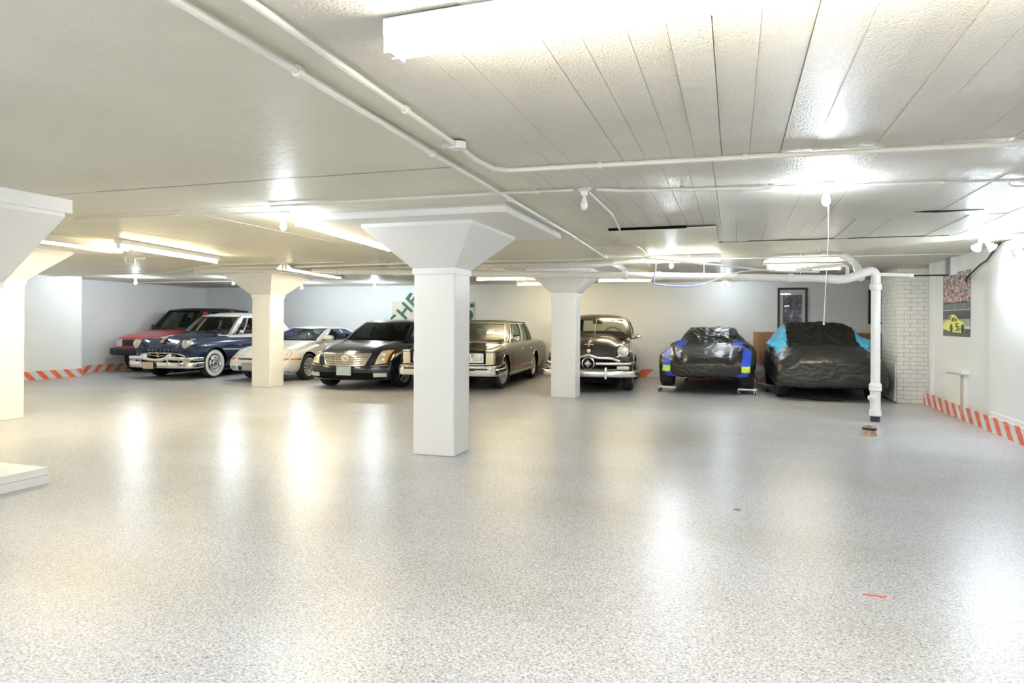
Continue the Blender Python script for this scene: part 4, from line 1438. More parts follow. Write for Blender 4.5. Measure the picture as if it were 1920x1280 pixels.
# bumper: swooping upper bar with two bullets, broad lower blade
c.bar([(-.94, .36), (-.965, .20), (-.93, .02), (-.70, -.09), (-.45, -.14), (-.33, -.16), (-.20, -.15), (0, -.15), (.20, -.15), (.33, -.16), (.45, -.14), (.70, -.09), (.93, .02), (.965, .20), (.94, .36)],
      [.49, .495, .50, .50, .505, .50, .47, .455, .47, .50, .505, .50, .50, .495, .49], 0.085, 0.07, 'upper_bumper', M['chrome'], n=120)
for x in (-.37, .37):
    MB().lathe((x, .02, .525), (0, -1, 0.05), [(.085, 0), (.088, .06), (.078, .13), (.055, .18), (.028, .205), (.002, .212)], 28).build('bumper_bullet', M['chrome'], c.root, smooth=True)
    MB().hexa([(x - .03, -.17, .28), (x + .03, -.17, .28), (x + .03, -.09, .28), (x - .03, -.09, .28), (x * 1.13 - .022, -.20, .50), (x * 1.13 + .022, -.20, .50), (x * 1.13 + .022, -.12, .50), (x * 1.13 - .022, -.12, .50)]).build('bumper_guard', M['chrome'], c.root)
c.bar([(-.93, .38), (-.955, .20), (-.92, .02), (-.70, -.09), (-.35, -.145), (0, -.155), (.35, -.145), (.70, -.09), (.92, .02), (.955, .20), (.93, .38)], .345, 0.15, 0.07, 'lower_bumper', M['chrome'], n=80)
c.bar([(-.88, .05), (-.6, -.04), (0, -.10), (.6, -.04), (.88, .05)], .43, .07, .03, 'bumper_gap', M['void'], n=40)
for x in (-.80, .80):
    MB().rbox((x, .0, .425), (.085, .06, .03), .02).build('parking_lamp', M['lens_warm'], c.root, smooth=True)
for k in (-.5, -.22, .22, .5, .62, -.62):
    MB().box(k - .008, k + .008, -.125 + abs(k) * .12, -.06, .41, .46).build('grille_tooth', M['chrome'], c.root)
c.plate(-.12, .335, mat('cream_plate', (0.62, 0.57, 0.38), 0.5), y=-.23)
# letters on the bonnet edge
lm = text_mesh('MERCURY', 0.034, 0.003)
for i, (vs, fs) in enumerate(lm):
    x = -.36 + i * .12
    mnx = min(v.x for v in vs)
    h, _ = c.hit('f', (x, .685))
    mm = Matrix.Translation((x - 0.012, h.y - .008, .672)) @ Matrix.Rotation(R(80), 4, 'X')
    MB().add([mm @ (v - Vector((mnx, 0, 0))) for v in vs], fs).build('letter', M['chrome'], c.root)
# bonnet ornament
o = MB().tube(bez([(0, .10, .83), (0, .13, .895), (0, .22, .93), (0, .42, .955)], 14), [0.02] * 3 + [0.024] * 3 + [0.02] * 3 + [0.012] * 10, 10) if False else MB().tube([(0, .09, .92), (0, .13, .99), (0, .24, 1.02), (0, .45, 1.045)], [.012, .024, .022, .01], 10)
o.box(-.10, .10, .12, .16, .985, 1.0).build('bonnet_ornament', M['chrome'], c.root, smooth=True)
MB().box(-.045, .045, .06, .10, .87, .93).build('bonnet_crest', M['gold'], c.root)
for x in (.93, -.93):
    pass
c.strip('r', [(1.05, .70), (2.2, .67), (4.6, .64)], 'side_trim', M['chrome'], .026, .012, 50)
c.strip('l', [(1.05, .70), (2.2, .67), (4.6, .64)], 'side_trim', M['chrome'], .026, .012, 50)
c.strip('r', [(1.42, .80), (1.72, .79)], 'side_script', M['chrome'], .018, .006, 6)
c.seams([('r', [(1.55, .92), (1.52, .5), (1.50, .28)]), ('r', [(2.85, .94), (2.86, .5), (2.86, .28)]), ('t', [(-.60, .28), (-.64, 1.4)]), ('t', [(.60, .28), (.64, 1.4)])])
c.cabin(1.50, 4.15, .78, .74, 1.04, 2.08, 3.62, .64, .62, 1.54, P_white, P_white, M['glass_green'], crown=.085, bow=.22, rbow=.18, windows=((.045, .15), (.165, .50), (.53, .86)), trim_m=M['chrome'], side_m=M['glass_green'], wcorner=.028)
for sd_, u0_, e0_ in ((1, 0, 0), (3, 0, .97)):
    mb = MB()
    c.panel(sd_, 0, .042, .0, 1.0, .006, .01, mb, (2, 8))
    c.panel(0, .97 if sd_ == 1 else 0, 1.0 if sd_ == 1 else .03, 0, 1, .006, .01, mb, (2, 8))
    mb.build('chrome_pillar', M['chrome'], c.root, smooth=True)
c.interior(1.45, 2.45, 3.5, 1.08, 1.4, .72, M['seat_red'], bench=True, ymir=2.0, zmir=1.44)
for x in (-.83, .83):
    c.wheel(math.copysign(.80, x), .82, .36, .19, .225, 'disc', True)
    c.wheel(math.copysign(.80, x), 3.90, .36, .19, .225, 'disc', True)
c.mirrors(1.72, 1.12, .84, M['chrome'], round_=True, sides=(1,), stalk=.02)

# ============ red off-roader
P_red = paint('faded_red_paint', (0.50, 0.035, 0.04), 0, 0.35, 0.6, var=(3, .3, (0.42, .06, .06)))
c = Car('off_road_car', (-15.20, 14.25, 0), 0.0, 3.85, 0.80, 'red off-road car with black roof, tight against the side wall')
zs = tab([(0, .95), (.12, 1.0), (.5, 1.07), (1.15, 1.16), (3.85, 1.17)])
zt = lambda y, a: zs(y) - 0.03 * np.abs(a) ** 2 - .03 * np.clip(np.abs(a) - .8, 0, 1) / .2
c.body(P_red, tab([(0, .52), (.5, .40), (3.5, .40), (3.85, .5)]), zt, one, tab([(0, .97), (.5, 1.0), (.85, .97), (1, .93)]), .06, 3, r=.06, arches=((.72, .37, .42), (3.2, .37, .42)), Ra=.42)
c.patch('f', [(-.46, .71), (.46, .71), (.46, .88), (-.46, .88)], 'grille', M['black'], .006, .02, (16, 4))
for sx in (-1, 1):
    c.patch('f', [(sx * .60 - .12, .70), (sx * .60 + .12, .70), (sx * .60 + .12, .90), (sx * .60 - .12, .90)], 'headlight', M['lens'], .010, .03, (5, 4))
    c.patch('f', [(sx * .75 - .02, .70), (sx * .75 + .02, .70), (sx * .75 + .02, .89), (sx * .75 - .02, .89)], 'indicator', M['amber'], .010, .03, (3, 4))
c.bar([(-.80, .40), (-.82, .10), (-.78, -.02), (-.4, -.08), (0, -.09), (.4, -.08), (.78, -.02), (.82, .10), (.80, .40)], .57, .19, .14, 'front_bumper', M['black'], n=60)
arch_trim(c, .72, .37, .42, M['black'], .06)
c.bar([(.83, 1.15), (.84, 2.0), (.83, 2.75)], .46, .14, .04, 'side_cladding', M['black'], n=20)
c.cabin(1.22, 3.82, .74, .74, 1.15, 1.78, 3.62, .62, .62, 1.72, M['black'], M['black'], M['glass_green'], crown=.06, bow=.08, rbow=.02, windows=((.10, .38), (.44, .66), (.70, .95)), wcorner=.05, rc=.10)
mb = MB()
for ua in (0.0, .945):
    c.panel(0, ua, ua + .055, 0, .97, .006, .01, mb, (2, 8))
c.panel(0, 0, 1, .93, 1.0, .006, .01, mb, (12, 2))
c.panel(1, 0.0, 1.0, .88, 1.0, .006, .01, mb, (16, 2))
c.panel(3, 0.0, 1.0, .88, 1.0, .006, .01, mb, (16, 2))
mb.build('black_window_surround', M['black'], c.root, smooth=True)
mb = MB()
for sd_ in (1, 3):
    c.panel(sd_, .015, .085, .0, .88, .008, .01, mb, (2, 6))
    c.panel(sd_, .0, 1.0, -.12, .05, .008, .01, mb, (16, 2))
    c.panel(sd_, (.60, .56), (.70, .66), .05, .99, .010, .01, mb, (2, 6))
mb.build('red_pillars', P_red, c.root, smooth=True)
c.interior(1.15, 2.1, 3.0, 1.15, 1.5, .68, M['seat_dark'], ymir=1.75, zmir=1.6)
for sx in (-1, 1):
    c.wheel(sx * .70, .72, .36, .22, .20, 'slot')
    c.wheel(sx * .70, 3.2, .36, .22, .20, 'slot')
    MB().box(sx * .70 - .1, sx * .70 + .1, 1.15, 1.17, .12, .40).build('mud_flap', M['black'], c.root)
c.seams([('t', [(-.66, .08), (-.68, 1.1)]), ('t', [(.66, .08), (.68, 1.1)]), ('r', [(1.3, 1.0), (1.3, .45)]), ('r', [(2.2, 1.0), (2.2, .45)])])
c.mirrors(1.45, 1.22, .78, M['black'], (.09, .04, .07), stalk=.02)

# ============ white wedge coupe
P_pearl = paint('white_paint', (0.80, 0.79, 0.75), 0, 0.25)
c = Car('sports_coupe', (-10.55, 13.1, 0), 0.0, 4.62, 0.87, 'white low sports coupe behind the cream square column')
zs = tab([(0, .56), (.08, .64), (.35, .74), (.9, .85), (1.55, .93), (2.8, .95), (3.8, 1.0), (4.5, .97), (4.62, .85)])
zt = lambda y, a: zs(y) - 0.05 * np.abs(a) ** 2.5 + .015 * np.exp(-((np.abs(a) - .72) / .1) ** 2)
sd = tab([(0, .90), (.25, .975), (.55, 1.0), (.8, .965), (1, .88)])
c.body(P_pearl, tab([(0, .22), (.6, .20), (4.0, .22), (4.62, .35)]), zt, tab([(0, .93), (.6, 1), (4, 1), (4.62, .92)]), sd, .20, 2.6,
       fprof=tab([(.2, .06), (.35, 0), (.5, .0), (.54, .02), (.62, .10)]), r=.08, arches=((1.0, .32, .365), (3.6, .32, .365)))
c.patch('f', [(-.80, .505), (.80, .505), (.80, .545), (-.80, .545)], 'nose_slot', M['black'], .004, .02, (40, 2))
for sx in (-1, 1):
    c.patch('f', [(sx * .62 - .17, .508), (sx * .62 + .17, .508), (sx * .62 + .17, .542), (sx * .62 - .17, .542)], 'indicator', M['amber'], .010, .02, (12, 2))
    c.patch('l' if sx < 0 else 'r', [(.32, .505), (.50, .505), (.50, .545), (.32, .545)], 'side_indicator', M['amber'], .008, .02, (5, 2))
    c.patch('f', [(sx * .58 - .08, .28), (sx * .58 + .08, .28), (sx * .58 + .08, .36), (sx * .58 - .08, .36)], 'fog_lamp', M['lens'], .012, .03, (5, 3))
    c.seams([('t', [(sx * .38, .16), (sx * .74, .24), (sx * .74, .46), (sx * .40, .42), (sx * .38, .16)])])
c.patch('f', [(-.42, .26), (.42, .26), (.42, .36), (-.42, .36)], 'lower_intake', M['black'], .006, .03, (20, 3))
c.strip('f', [(-.80, .235), (0, .235), (.80, .235)], 'lower_lip', M['black'], .03, .012, 30)
c.plate(-.10, .345, mat('grey_plate', (0.42, 0.42, 0.40), 0.5), h=.075)
MB().box(-.03, .03, .125, .14, .648, .662).build('nose_emblem', M['alloy'], c.root)
for ax in ('l', 'r'):
    c.strip(ax, [(.45, .52), (.66, .52)], 'side_moulding', M['black'], .03, .006, 8)
    c.strip(ax, [(1.4, .50), (3.2, .50)], 'side_moulding', M['black'], .03, .006, 40)
c.seams([('r', [(1.72, .90), (1.70, .6), (1.66, .25)]), ('r', [(2.9, .92), (2.92, .5), (2.9, .28)]), ('t', [(-.70, .3), (-.72, 1.45)]), ('t', [(.70, .3), (.72, 1.45)])])
c.cabin(1.50, 4.15, .76, .66, .915, 2.32, 3.05, .56, .55, 1.235, P_pearl, P_pearl, M['glass_blue'], crown=.04, bow=.16, rbow=.10,
        windows=((.09, .47), (.53, .86)), side_m=M['glass_violet'], ws_v=(.03, .95), wcorner=.04)
c.interior(1.55, 2.55, 3.2, .92, 1.2, .68, M['seat_dark'], ymir=2.25, zmir=1.17)
mb = MB()
c.panel(1, .06, .09, .03, .93, .004, .006, mb, (1, 6))
c.panel(1, .06, .88, .89, .93, .004, .006, mb, (16, 1))
c.panel(3, .06, .88, .89, .93, .004, .006, mb, (16, 1))
c.panel(0, .035, .965, .93, .965, .004, .006, mb, (16, 1))
mb.build('window_seal', M['black'], c.root)
MB().tube([(.20, 1.50, .945), (-.15, 1.45, .95), (-.55, 1.62, .955)], .008, 6).build('wiper', M['black'], c.root)
c.mirrors(1.78, 1.0, .80, P_pearl, (.13, .06, .06), stalk=.0)
for sx in (-1, 1):
    c.wheel(sx * .765, 1.0, .315, .205, .215, 'mesh')
    c.wheel(sx * .765, 3.6, .315, .205, .215, 'mesh')
MB().box(-.70, .70, 4.40, 4.56, 1.06, 1.09).box(-.62, -.58, 4.42, 4.52, .95, 1.06).box(.58, .62, 4.42, 4.52, .95, 1.06).build('rear_spoiler', P_pearl, c.root)

# ============ dark modern luxury saloon
P_mid = paint('midnight_paint', (0.004, 0.006, 0.014), 0.0, 0.2)
c = Car('luxury_saloon', (-7.56, 12.2, 0), R(5), 5.27, 0.95, 'dark blue modern saloon with bright chrome grille and round emblem')
zs = tab([(0, .74), (.10, .80), (.35, .87), (.9, .95), (1.45, 1.0), (2.5, 1.0), (4.2, 1.03), (5.0, 1.0), (5.27, .92)])
zt = lambda y, a: zs(y) - 0.05 * np.abs(a) ** 2 + .018 * np.exp(-((np.abs(a) - .66) / .1) ** 2) - .05 * np.clip(np.abs(a) - .8, 0, 1) / .2
sd = tab([(0, .90), (.2, .97), (.5, 1.0), (.8, .97), (1, .90)])
c.body(P_mid, tab([(0, .20), (.7, .20), (4.5, .22), (5.27, .35)]), zt, tab([(0, .95), (.6, .99), (1.5, 1), (4.2, 1), (5.27, .93)]), sd, .24, 2.6,
       fprof=tab([(.18, .06), (.30, .0), (.42, .0), (.55, .03), (.80, .09)]), r=.07, arches=((1.0, .345, .395), (3.94, .345, .395)), zone=.7)
G_ = [(-.42, .515), (.42, .515), (.53, .745), (-.53, .745)]
gm_ = mat('grille_mesh_grey', (.30, .29, .26), .4, .6)
c.patch('f', G_, 'grille', gm_, .010, .03, (24, 6), shape=lambda u, v: (0, -.02 * (1 - v) * (1 - abs(2 * u - 1) ** 2)))
gr_z = (.515, .56, .605, .65, .695, .745)
for k, z in enumerate(gr_z):
    hw = .42 + (.11) * (z - .515) / .23
    c.strip('f', [(-hw, z + .006), (-hw / 2, z), (0, z - (.02 if k == 0 else 0)), (hw / 2, z), (hw, z + .006)], 'grille_bar', M['chrome'], .034 if k in (0, 5) else .016, .03, 30)
for sx in (-1, 1):
    c.strip('f', [(sx * .42, .515), (sx * .53, .745)], 'grille_bar', M['chrome'], .03, .03, 10)
    c.strip('f', [(sx * .20, .51), (sx * .24, .745)], 'grille_bar', M['chrome'], .014, .028, 10)
hy = c.hit('f', (0, .655))[0].y
em = MB().lathe((0, hy - .02, .655), (0, -1, 0), [(.078, 0), (.082, .014), (.066, .02), (.062, .012), (.058, .012)], 32).build('emblem', M['chrome'], c.root, smooth=True)
MB().prism([(-.036, .685), (.036, .685), (.034, .65), (0, .615), (-.034, .65)], 1, hy - .044, hy - .03).build('emblem_shield', M['gold'], em)
for sx in (-1, 1):
    q = [(sx * .62, .53), (sx * .80, .555), (sx * .80, .82), (sx * .68, .80)]
    if sx < 0:
        q = [q[1], q[0], q[3], q[2]]
    hl = c.patch('f', q, 'headlight', M['lens_warm'], .012, .03, (8, 8))
    q = [(sx * .805, .555), (sx * .83, .56), (sx * .83, .815), (sx * .805, .82)]
    if sx < 0:
        q = [q[1], q[0], q[3], q[2]]
    c.patch('f', q, 'indicator', M['amber'], .012, .03, (4, 6), parent=None)
    for (zx, zz) in ((.72, .72), (.735, .62)):
        hh = c.hit('f', (sx * zx, zz))[0]
        MB().lathe((hh.x, hh.y - .008, hh.z), (sx * .2, -1, 0), [(.052, 0), (.052, .012), (.04, .014), (.034, .004), (.001, .003)], 20).build('projector_ring', M['chrome'], hl, smooth=True)
    q = [(sx * .60, .275), (sx * .84, .275), (sx * .84, .355), (sx * .60, .355)]
    if sx < 0:
        q = [q[1], q[0], q[3], q[2]]
    c.patch('f', q, 'fog_lamp', M['lens'], .010, .03, (8, 3))
    c.strip('f', [(sx * .55, .50), (sx * .70, .505), (sx * .85, .52)], 'chrome_strip', M['chrome'], .016, .008, 14)
c.patch('f', [(-.60, .265), (.60, .265), (.60, .365), (-.60, .365)], 'lower_intake', M['void'], .004, .03, (24, 3))
c.strip('f', [(-.85, .235), (-.4, .225), (0, .222), (.4, .225), (.85, .235)], 'lower_lip', P_mid, .035, .03, 40)
mpl = mat('blue_white_plate', (.36, .50, .56), .5, var=(9, .9, (.50, .42, .36)))
c.plate(.0, .40, mpl, w=.16, h=.09)
c.seams([('t', [(-.56, .02), (-.68, .7), (-.72, 1.4)]), ('t', [(.56, .02), (.68, .7), (.72, 1.4)]), ('r', [(1.62, .95), (1.58, .5), (1.56, .25)]), ('r', [(2.75, .97), (2.75, .5), (2.75, .26)]), ('l', [(1.62, .95), (1.58, .5), (1.56, .25)])])
c.strip('r', [(.45, .50), (1.0, .50)], 'side_strip', M['chrome'], .014, .006, 10) if False else None
c.cabin(1.52, 4.45, .78, .72, .975, 2.35, 3.75, .62, .60, 1.40, P_mid, P_mid, M['glass_dark'], crown=.06, bow=.18, rbow=.12, windows=((.10, .46), (.49, .84)), ws_v=(.03, .94), wcorner=.05)
c.interior(1.6, 2.65, 3.6, .98, 1.35, .70, M['seat_grey'], ymir=2.3, zmir=1.31)
c.mirrors(1.85, 1.07, .88, M['black'], (.10, .06, .075), stalk=.03)
for sx in (-1, 1):
    c.wheel(sx * .82, 1.0, .34, .23, .235, 'chrome7', steer=R(-9))
    c.wheel(sx * .82, 3.94, .34, .23, .235, 'chrome7')

# ============ boxy two-tone saloon
P_taupe = paint('taupe_paint', (0.105, 0.10, 0.076), 0.1, 0.35)
P_dark = paint('dark_brown_paint', (0.014, 0.011, 0.009), 0.2, 0.2)
M['vinyl'] = mat('vinyl_roof', (0.03, 0.026, 0.022), 0.5, bump=(160, .4, .002))
c = Car('boxy_saloon', (-5.50, 12.75, 0), R(3.8), 5.45, 0.97, 'boxy grey-brown saloon with dark bonnet and square lamps, behind the middle column')
zs = tab([(0, .84), (.06, .865), (.5, .90), (1.55, .96), (2.5, .965), (4.2, .98), (5.1, .95), (5.45, .90)])
zt = lambda y, a: zs(y) + .02 * np.exp(-(np.abs(a) / .08) ** 2) * np.clip(1 - y / 1.6, 0, 1) + .018 * np.exp(-((np.abs(a) - .9) / .07) ** 2) - .03 * np.abs(a) ** 2
sd = tab([(0, .93), (.25, .985), (.6, 1.0), (.85, .985), (1, .95)])
mf = lambda p: 2 if (p.y < .92 and p.z > .3 and (p.y < .90)) or (p.y < 1.62 and abs(p.x) < .80) else 0
c.body(P_taupe, tab([(0, .40), (.4, .28), (1.0, .22), (4.6, .24), (5.45, .40)]), zt, tab([(0, .98), (.6, 1), (4.6, 1), (5.45, .97)]), sd, .03, 4, r=.035,
       arches=((.98, .345, .385), (3.93, .345, .37)), mats=[P_dark], matfn=mf, n=(30, 110, 16))
c.patch('f', [(-.93, .575), (.93, .575), (.93, .80), (-.93, .80)], 'grille_panel', M['void'], .004, .02, (30, 4))
for sx in (-1, 1):
    for cx in (.385, .625):
        o = MB().rbox((sx * cx, -.01, .69), (.108, .03, .075), .012).build('headlight', M['chrome'], c.root, smooth=True)
        MB().rbox((sx * cx, -.036, .69), (.09, .014, .058), .01).build('lens', M['lens'], o, smooth=True)
    MB().rbox((sx * .505, .005, .69), (.255, .03, .098), .012).build('lamp_surround', M['chrome'], c.root, smooth=True)
    MB().rbox((sx * .885, .035, .68), (.082, .085, .125), .02).build('corner_lamp', M['lens_warm'], c.root, smooth=True)
    MB().rbox((sx * .885, .035, .825), (.085, .09, .022), .015).build('lamp_cap', M['chrome'], c.root, smooth=True)
for k in range(13):
    x = -.20 + k * .40 / 12
    MB().box(x - .007, x + .007, -.06, .0, .58, .84).build('grille_bar', M['chrome'], c.root)
MB().box(-.235, .235, -.065, .0, .835, .875).build('grille_top', M['chrome'], c.root)
c.strip('t', [(0, .02), (0, 1.5)], 'bonnet_spear', M['chrome'], .022, .012, 20)
c.strip('f', [(-.96, .560), (0, .560), (.96, .560)], 'lower_trim', M['chrome'], .02, .012, 30)
secb = [(.06, -.10), (.075, -.06), (.075, .02), (.05, .035), (.05, .09), (.03, .10), (-.03, .10), (-.03, -.10)]
c.bar([(-.99, .62), (-.995, .25), (-.985, -.02), (-.90, -.13), (-.5, -.16), (0, -.165), (.5, -.16), (.90, -.13), (.985, -.02), (.995, .25), (.99, .62)], .44, .2, .1, 'front_bumper', M['chrome'], n=90, prof=secb)
c.bar([(-.88, -.195), (-.5, -.225), (0, -.23), (.5, -.225), (.88, -.195)], .465, .06, .03, 'rub_strip', M['black'], n=40)
c.strip('r', [(1.42, .43), (3.5, .43)], 'side_moulding', M['chrome'], .02, .01, 50)
c.strip('r', [(1.42, .30), (3.5, .30)], 'sill_moulding', M['chrome'], .03, .008, 50)
c.strip('r', [(4.32, .43), (5.4, .43)], 'side_moulding', M['chrome'], .02, .01, 20)
arch_trim(c, .98, .345, .385, M['chrome'], .022)
arch_trim(c, 3.93, .345, .37, M['chrome'], .022)
for y in (2.35, 3.25):
    c.strip('r', [(y, .80), (y + .16, .80)], 'door_handle', M['chrome'], .03, .02, 4)
c.seams([('r', [(1.55, .93), (1.52, .6), (1.50, .25)]), ('r', [(2.58, .94), (2.58, .6), (2.58, .25)]), ('r', [(3.62, .94), (3.60, .8), (3.52, .55)]), ('t', [(-.80, .05), (-.82, 1.5)]), ('t', [(.80, .05), (.82, 1.5)])])
c.cabin(1.62, 4.25, .82, .78, .945, 2.12, 3.80, .68, .68, 1.42, P_taupe, M['vinyl'], M['glass_green'], crown=.035, bow=.10, rbow=.04, windows=((.08, .14), (.155, .47), (.53, .83)), trim_m=M['chrome'], ws_v=(.04, .90), wcorner=.035)
mb = MB()
for side in (1, 3):
    c.panel(side, .475, .525, -.05, .97, .012, .012, mb, (2, 8))
mb.build('chrome_door_pillar', M['chrome'], c.root, smooth=True)
mb = MB()
for side in (1, 3):
    c.panel(side, .86, 1.0, -.05, 1.0, .010, .012, mb, (3, 8))
c.panel(2, 0, .06, -.05, 1.0, .010, .012, mb, (3, 8))
mb.build('vinyl_quarter', M['vinyl'], c.root, smooth=True)
c.interior(1.62, 2.55, 3.5, .95, 1.35, .74, M['seat_dark'], bench=False, ymir=2.12, zmir=1.30)
c.mirrors(1.98, 1.03, .84, M['chrome'], (.085, .05, .06), stalk=.05)
MB().tube([(.85, 4.55, .95), (.85, 4.56, 1.45)], .003, 5).build('aerial', M['galv'], c.root)
for sx in (-1, 1):
    c.wheel(sx * .80, .98, .345, .22, .24, 'mesh', steer=R(-7))
    c.wheel(sx * .80, 3.93, .345, .22, .24, 'mesh')
    for y in (1.40, 4.34):
        MB().box(sx * .82 - .11, sx * .82 + .11, y, y + .015, .10, .36).build('mud_flap', M['rubber'], c.root)

# ============ brown vintage saloon
P_brown = mat('worn_brown_paint', (0.060, 0.045, 0.043), 0.24, 0.4, 0.8, var=(2.2, 1.0, (0.16, 0.075, 0.05)))
c = Car('vintage_coupe', (-2.76, 13.45, 0), R(5.6), 4.95, 0.90, 'worn brown vintage car with a round bullet grille and round headlamps')
zc2 = tab([(0, .76), (.08, .89), (.25, 1.0), (.6, 1.10), (1.35, 1.17), (2.5, 1.10), (3.7, 1.08), (4.5, .98), (4.95, .74)])
ft2 = tab([(0, .88), (.15, .97), (.5, 1.02), (1.3, 1.05), (3.6, .98), (4.6, .93), (4.95, .75)])


def zt(y, a):
    A = np.abs(a)
    f = 1 / (1 + np.exp(-(A - .66) * 18))
    k = np.clip(1 - (y - 1.2) / .6, 0, 1)
    v = np.exp(-((A - .66) / .09) ** 2) * 0.035 * k
    return (zc2(y) - .10 * A ** 2.5) * (1 - f) + (ft2(y) - .08 * np.clip(A - .8, 0, 1) / .2) * f - v


sd = tab([(0, .88), (.2, .96), (.5, 1.0), (.75, .985), (.92, .95), (1, .90)])
c.body(P_brown, tab([(0, .44), (.4, .30), (1.0, .26), (4.0, .26), (4.95, .42)]), zt, tab([(0, .92), (.4, .97), (1.5, 1.0), (3.6, 1.0), (4.95, .88)]), sd, .13, 2.6,
       fprof=tab([(.4, .10), (.55, .04), (.70, .0), (.9, .06)]), r=.10, arches=((.92, .36, .40), (3.80, .36, .37)))
for x in (-.68, .68):
    c.round_lamp(x, .07, .845, .098, depth=.14, bez_m=M['chrome_old'])
c.patch('f', [(-.60, .50), (.60, .50), (.56, .70), (-.56, .70)], 'grille_opening', M['void'], .004, .02, (24, 5), shape=lambda u, v: (0, -.05 * v * abs(2 * u - 1) ** 3))
MB().lathe((0, .06, .60), (0, -1, 0), [(.135, 0), (.14, .06), (.13, .10), (.108, .11), (.105, .06)], 36).build('bullet_ring', M['chrome_old'], c.root, smooth=True)
MB().lathe((0, .04, .60), (0, -1, 0), [(.106, .08), (.104, .10)], 32).build('bullet_well', M['void'], c.root)
MB().lathe((0, .02, .60), (0, -1, 0), [(.066, .12), (.06, .16), (.045, .19), (.02, .21), (.002, .215)], 24).build('bullet_nose', M['chrome_old'], c.root, smooth=True)
for k in range(4):
    g = math.pi / 2 * k
    MB().hexa([(math.cos(g + .2) * .05, -.10, .60 + math.sin(g + .2) * .05), (math.cos(g - .2) * .05, -.10, .60 + math.sin(g - .2) * .05), (math.cos(g) * .088, -.10, .60 + math.sin(g) * .088), (math.cos(g) * .086, -.10, .60 + math.sin(g) * .086),
               (math.cos(g + .2) * .05, -.125, .60 + math.sin(g + .2) * .05), (math.cos(g - .2) * .05, -.125, .60 + math.sin(g - .2) * .05), (math.cos(g) * .088, -.125, .60 + math.sin(g) * .088), (math.cos(g) * .086, -.125, .60 + math.sin(g) * .086)]).build('bullet_point', M['chrome_old'], c.root)
c.bar([(-.62, .06), (-.45, -.0), (-.2, -.045), (-.12, -.055), (0, -.06), (.12, -.055), (.2, -.045), (.45, 0), (.62, .06)], [.645, .70, .715, .735, .765, .735, .715, .70, .645], .055, .05, 'grille_arch', M['chrome_old'], n=70)
for sx in (-1, 1):
    c.bar([(sx * .15, -.05), (sx * .5, -.02), (sx * .75, .06), (sx * .86, .16), (sx * .89, .34)], .60, .062, .05, 'grille_bar', M['chrome_old'], n=40)
    MB().rbox((sx * .68, .075, .515), (.125, .04, .042), .025).build('parking_lamp', M['lens_warm'], c.root, smooth=True)
c.strip('f', [(-.56, .475), (0, .465), (.56, .475)], 'grille_base', M['chrome_old'], .03, .02, 30)
bm_ = c.bar([(-.90, .52), (-.945, .20), (-.91, .02), (-.70, -.10), (-.35, -.16), (0, -.175), (.35, -.16), (.70, -.10), (.91, .02), (.945, .20), (.90, .52)], .405, .13, .06, 'front_bumper', M['chrome_old'], n=80)
for sx in (-1, 1):
    MB().rbox((sx * .36, -.185, .42), (.028, .045, .115), .022, 4).build('bumper_guard', M['chrome_old'], c.root, smooth=True)
hz = c.hit('f', (0, .83))[0]
MB().prism([(-.04, .88), (.04, .88), (.038, .84), (0, .80), (-.038, .84)], 1, hz.y - .03, hz.y + .01).build('bonnet_crest', M['gold'], c.root)
MB().tube([(0, .04, .92), (0, .10, 1.01), (0, .30, 1.06), (0, .55, 1.11)], [.012, .025, .022, .008], 10).box(-.09, .09, .09, .13, .97, .985).build('bonnet_ornament', M['chrome_old'], c.root, smooth=True)
c.strip('r', [(1.45, .64), (4.4, .62)], 'side_trim', M['chrome_old'], .026, .012, 50)
c.seams([('t', [(-.56, .02), (-.60, .5), (-.62, 1.3)]), ('t', [(.56, .02), (.60, .5), (.62, 1.3)]), ('f', [(.54, .72), (.56, .80), (.57, .9)]), ('r', [(1.40, .95), (1.38, .6), (1.36, .3)]), ('r', [(2.55, .98), (2.55, .6), (2.5, .3)])])
c.cabin(1.42, 4.00, .79, .72, 1.10, 1.92, 3.42, .63, .60, 1.52, P_brown, P_brown, M['glass_clear'], crown=.09, bow=.20, rbow=.18, windows=((.09, .17), (.185, .50), (.55, .84)), ws_v=(.06, .88), sv=(.06, .86), wcorner=.06, rc=.10, bulge=.04)
mb = MB()
c.panel(0, .494, .506, .05, .90, .008, .014, mb, (1, 8))
mb.build('windscreen_divider', M['chrome_old'], c.root)
c.interior(1.45, 2.45, 3.4, 1.11, 1.45, .70, M['seat_grey'], bench=True, ymir=1.95, zmir=1.42, sw_m=M['seat_grey'], rear=False)
c.mirrors(1.72, 1.12, .83, M['chrome_old'], (.07, .045, .045), sides=(1,), stalk=.05)
for sx in (-1, 1):
    c.wheel(sx * .745, .92, .36, .20, .22, 'disc', steer=R(0))
    c.wheel(sx * .745, 3.80, .36, .20, .22, 'disc')
MB().box(-.5, .5, .12, .5, .20, .28).tube([(-.7, .9, .34), (.7, .9, .34)], .035, 8).build('front_axle', M['void'], c.root)

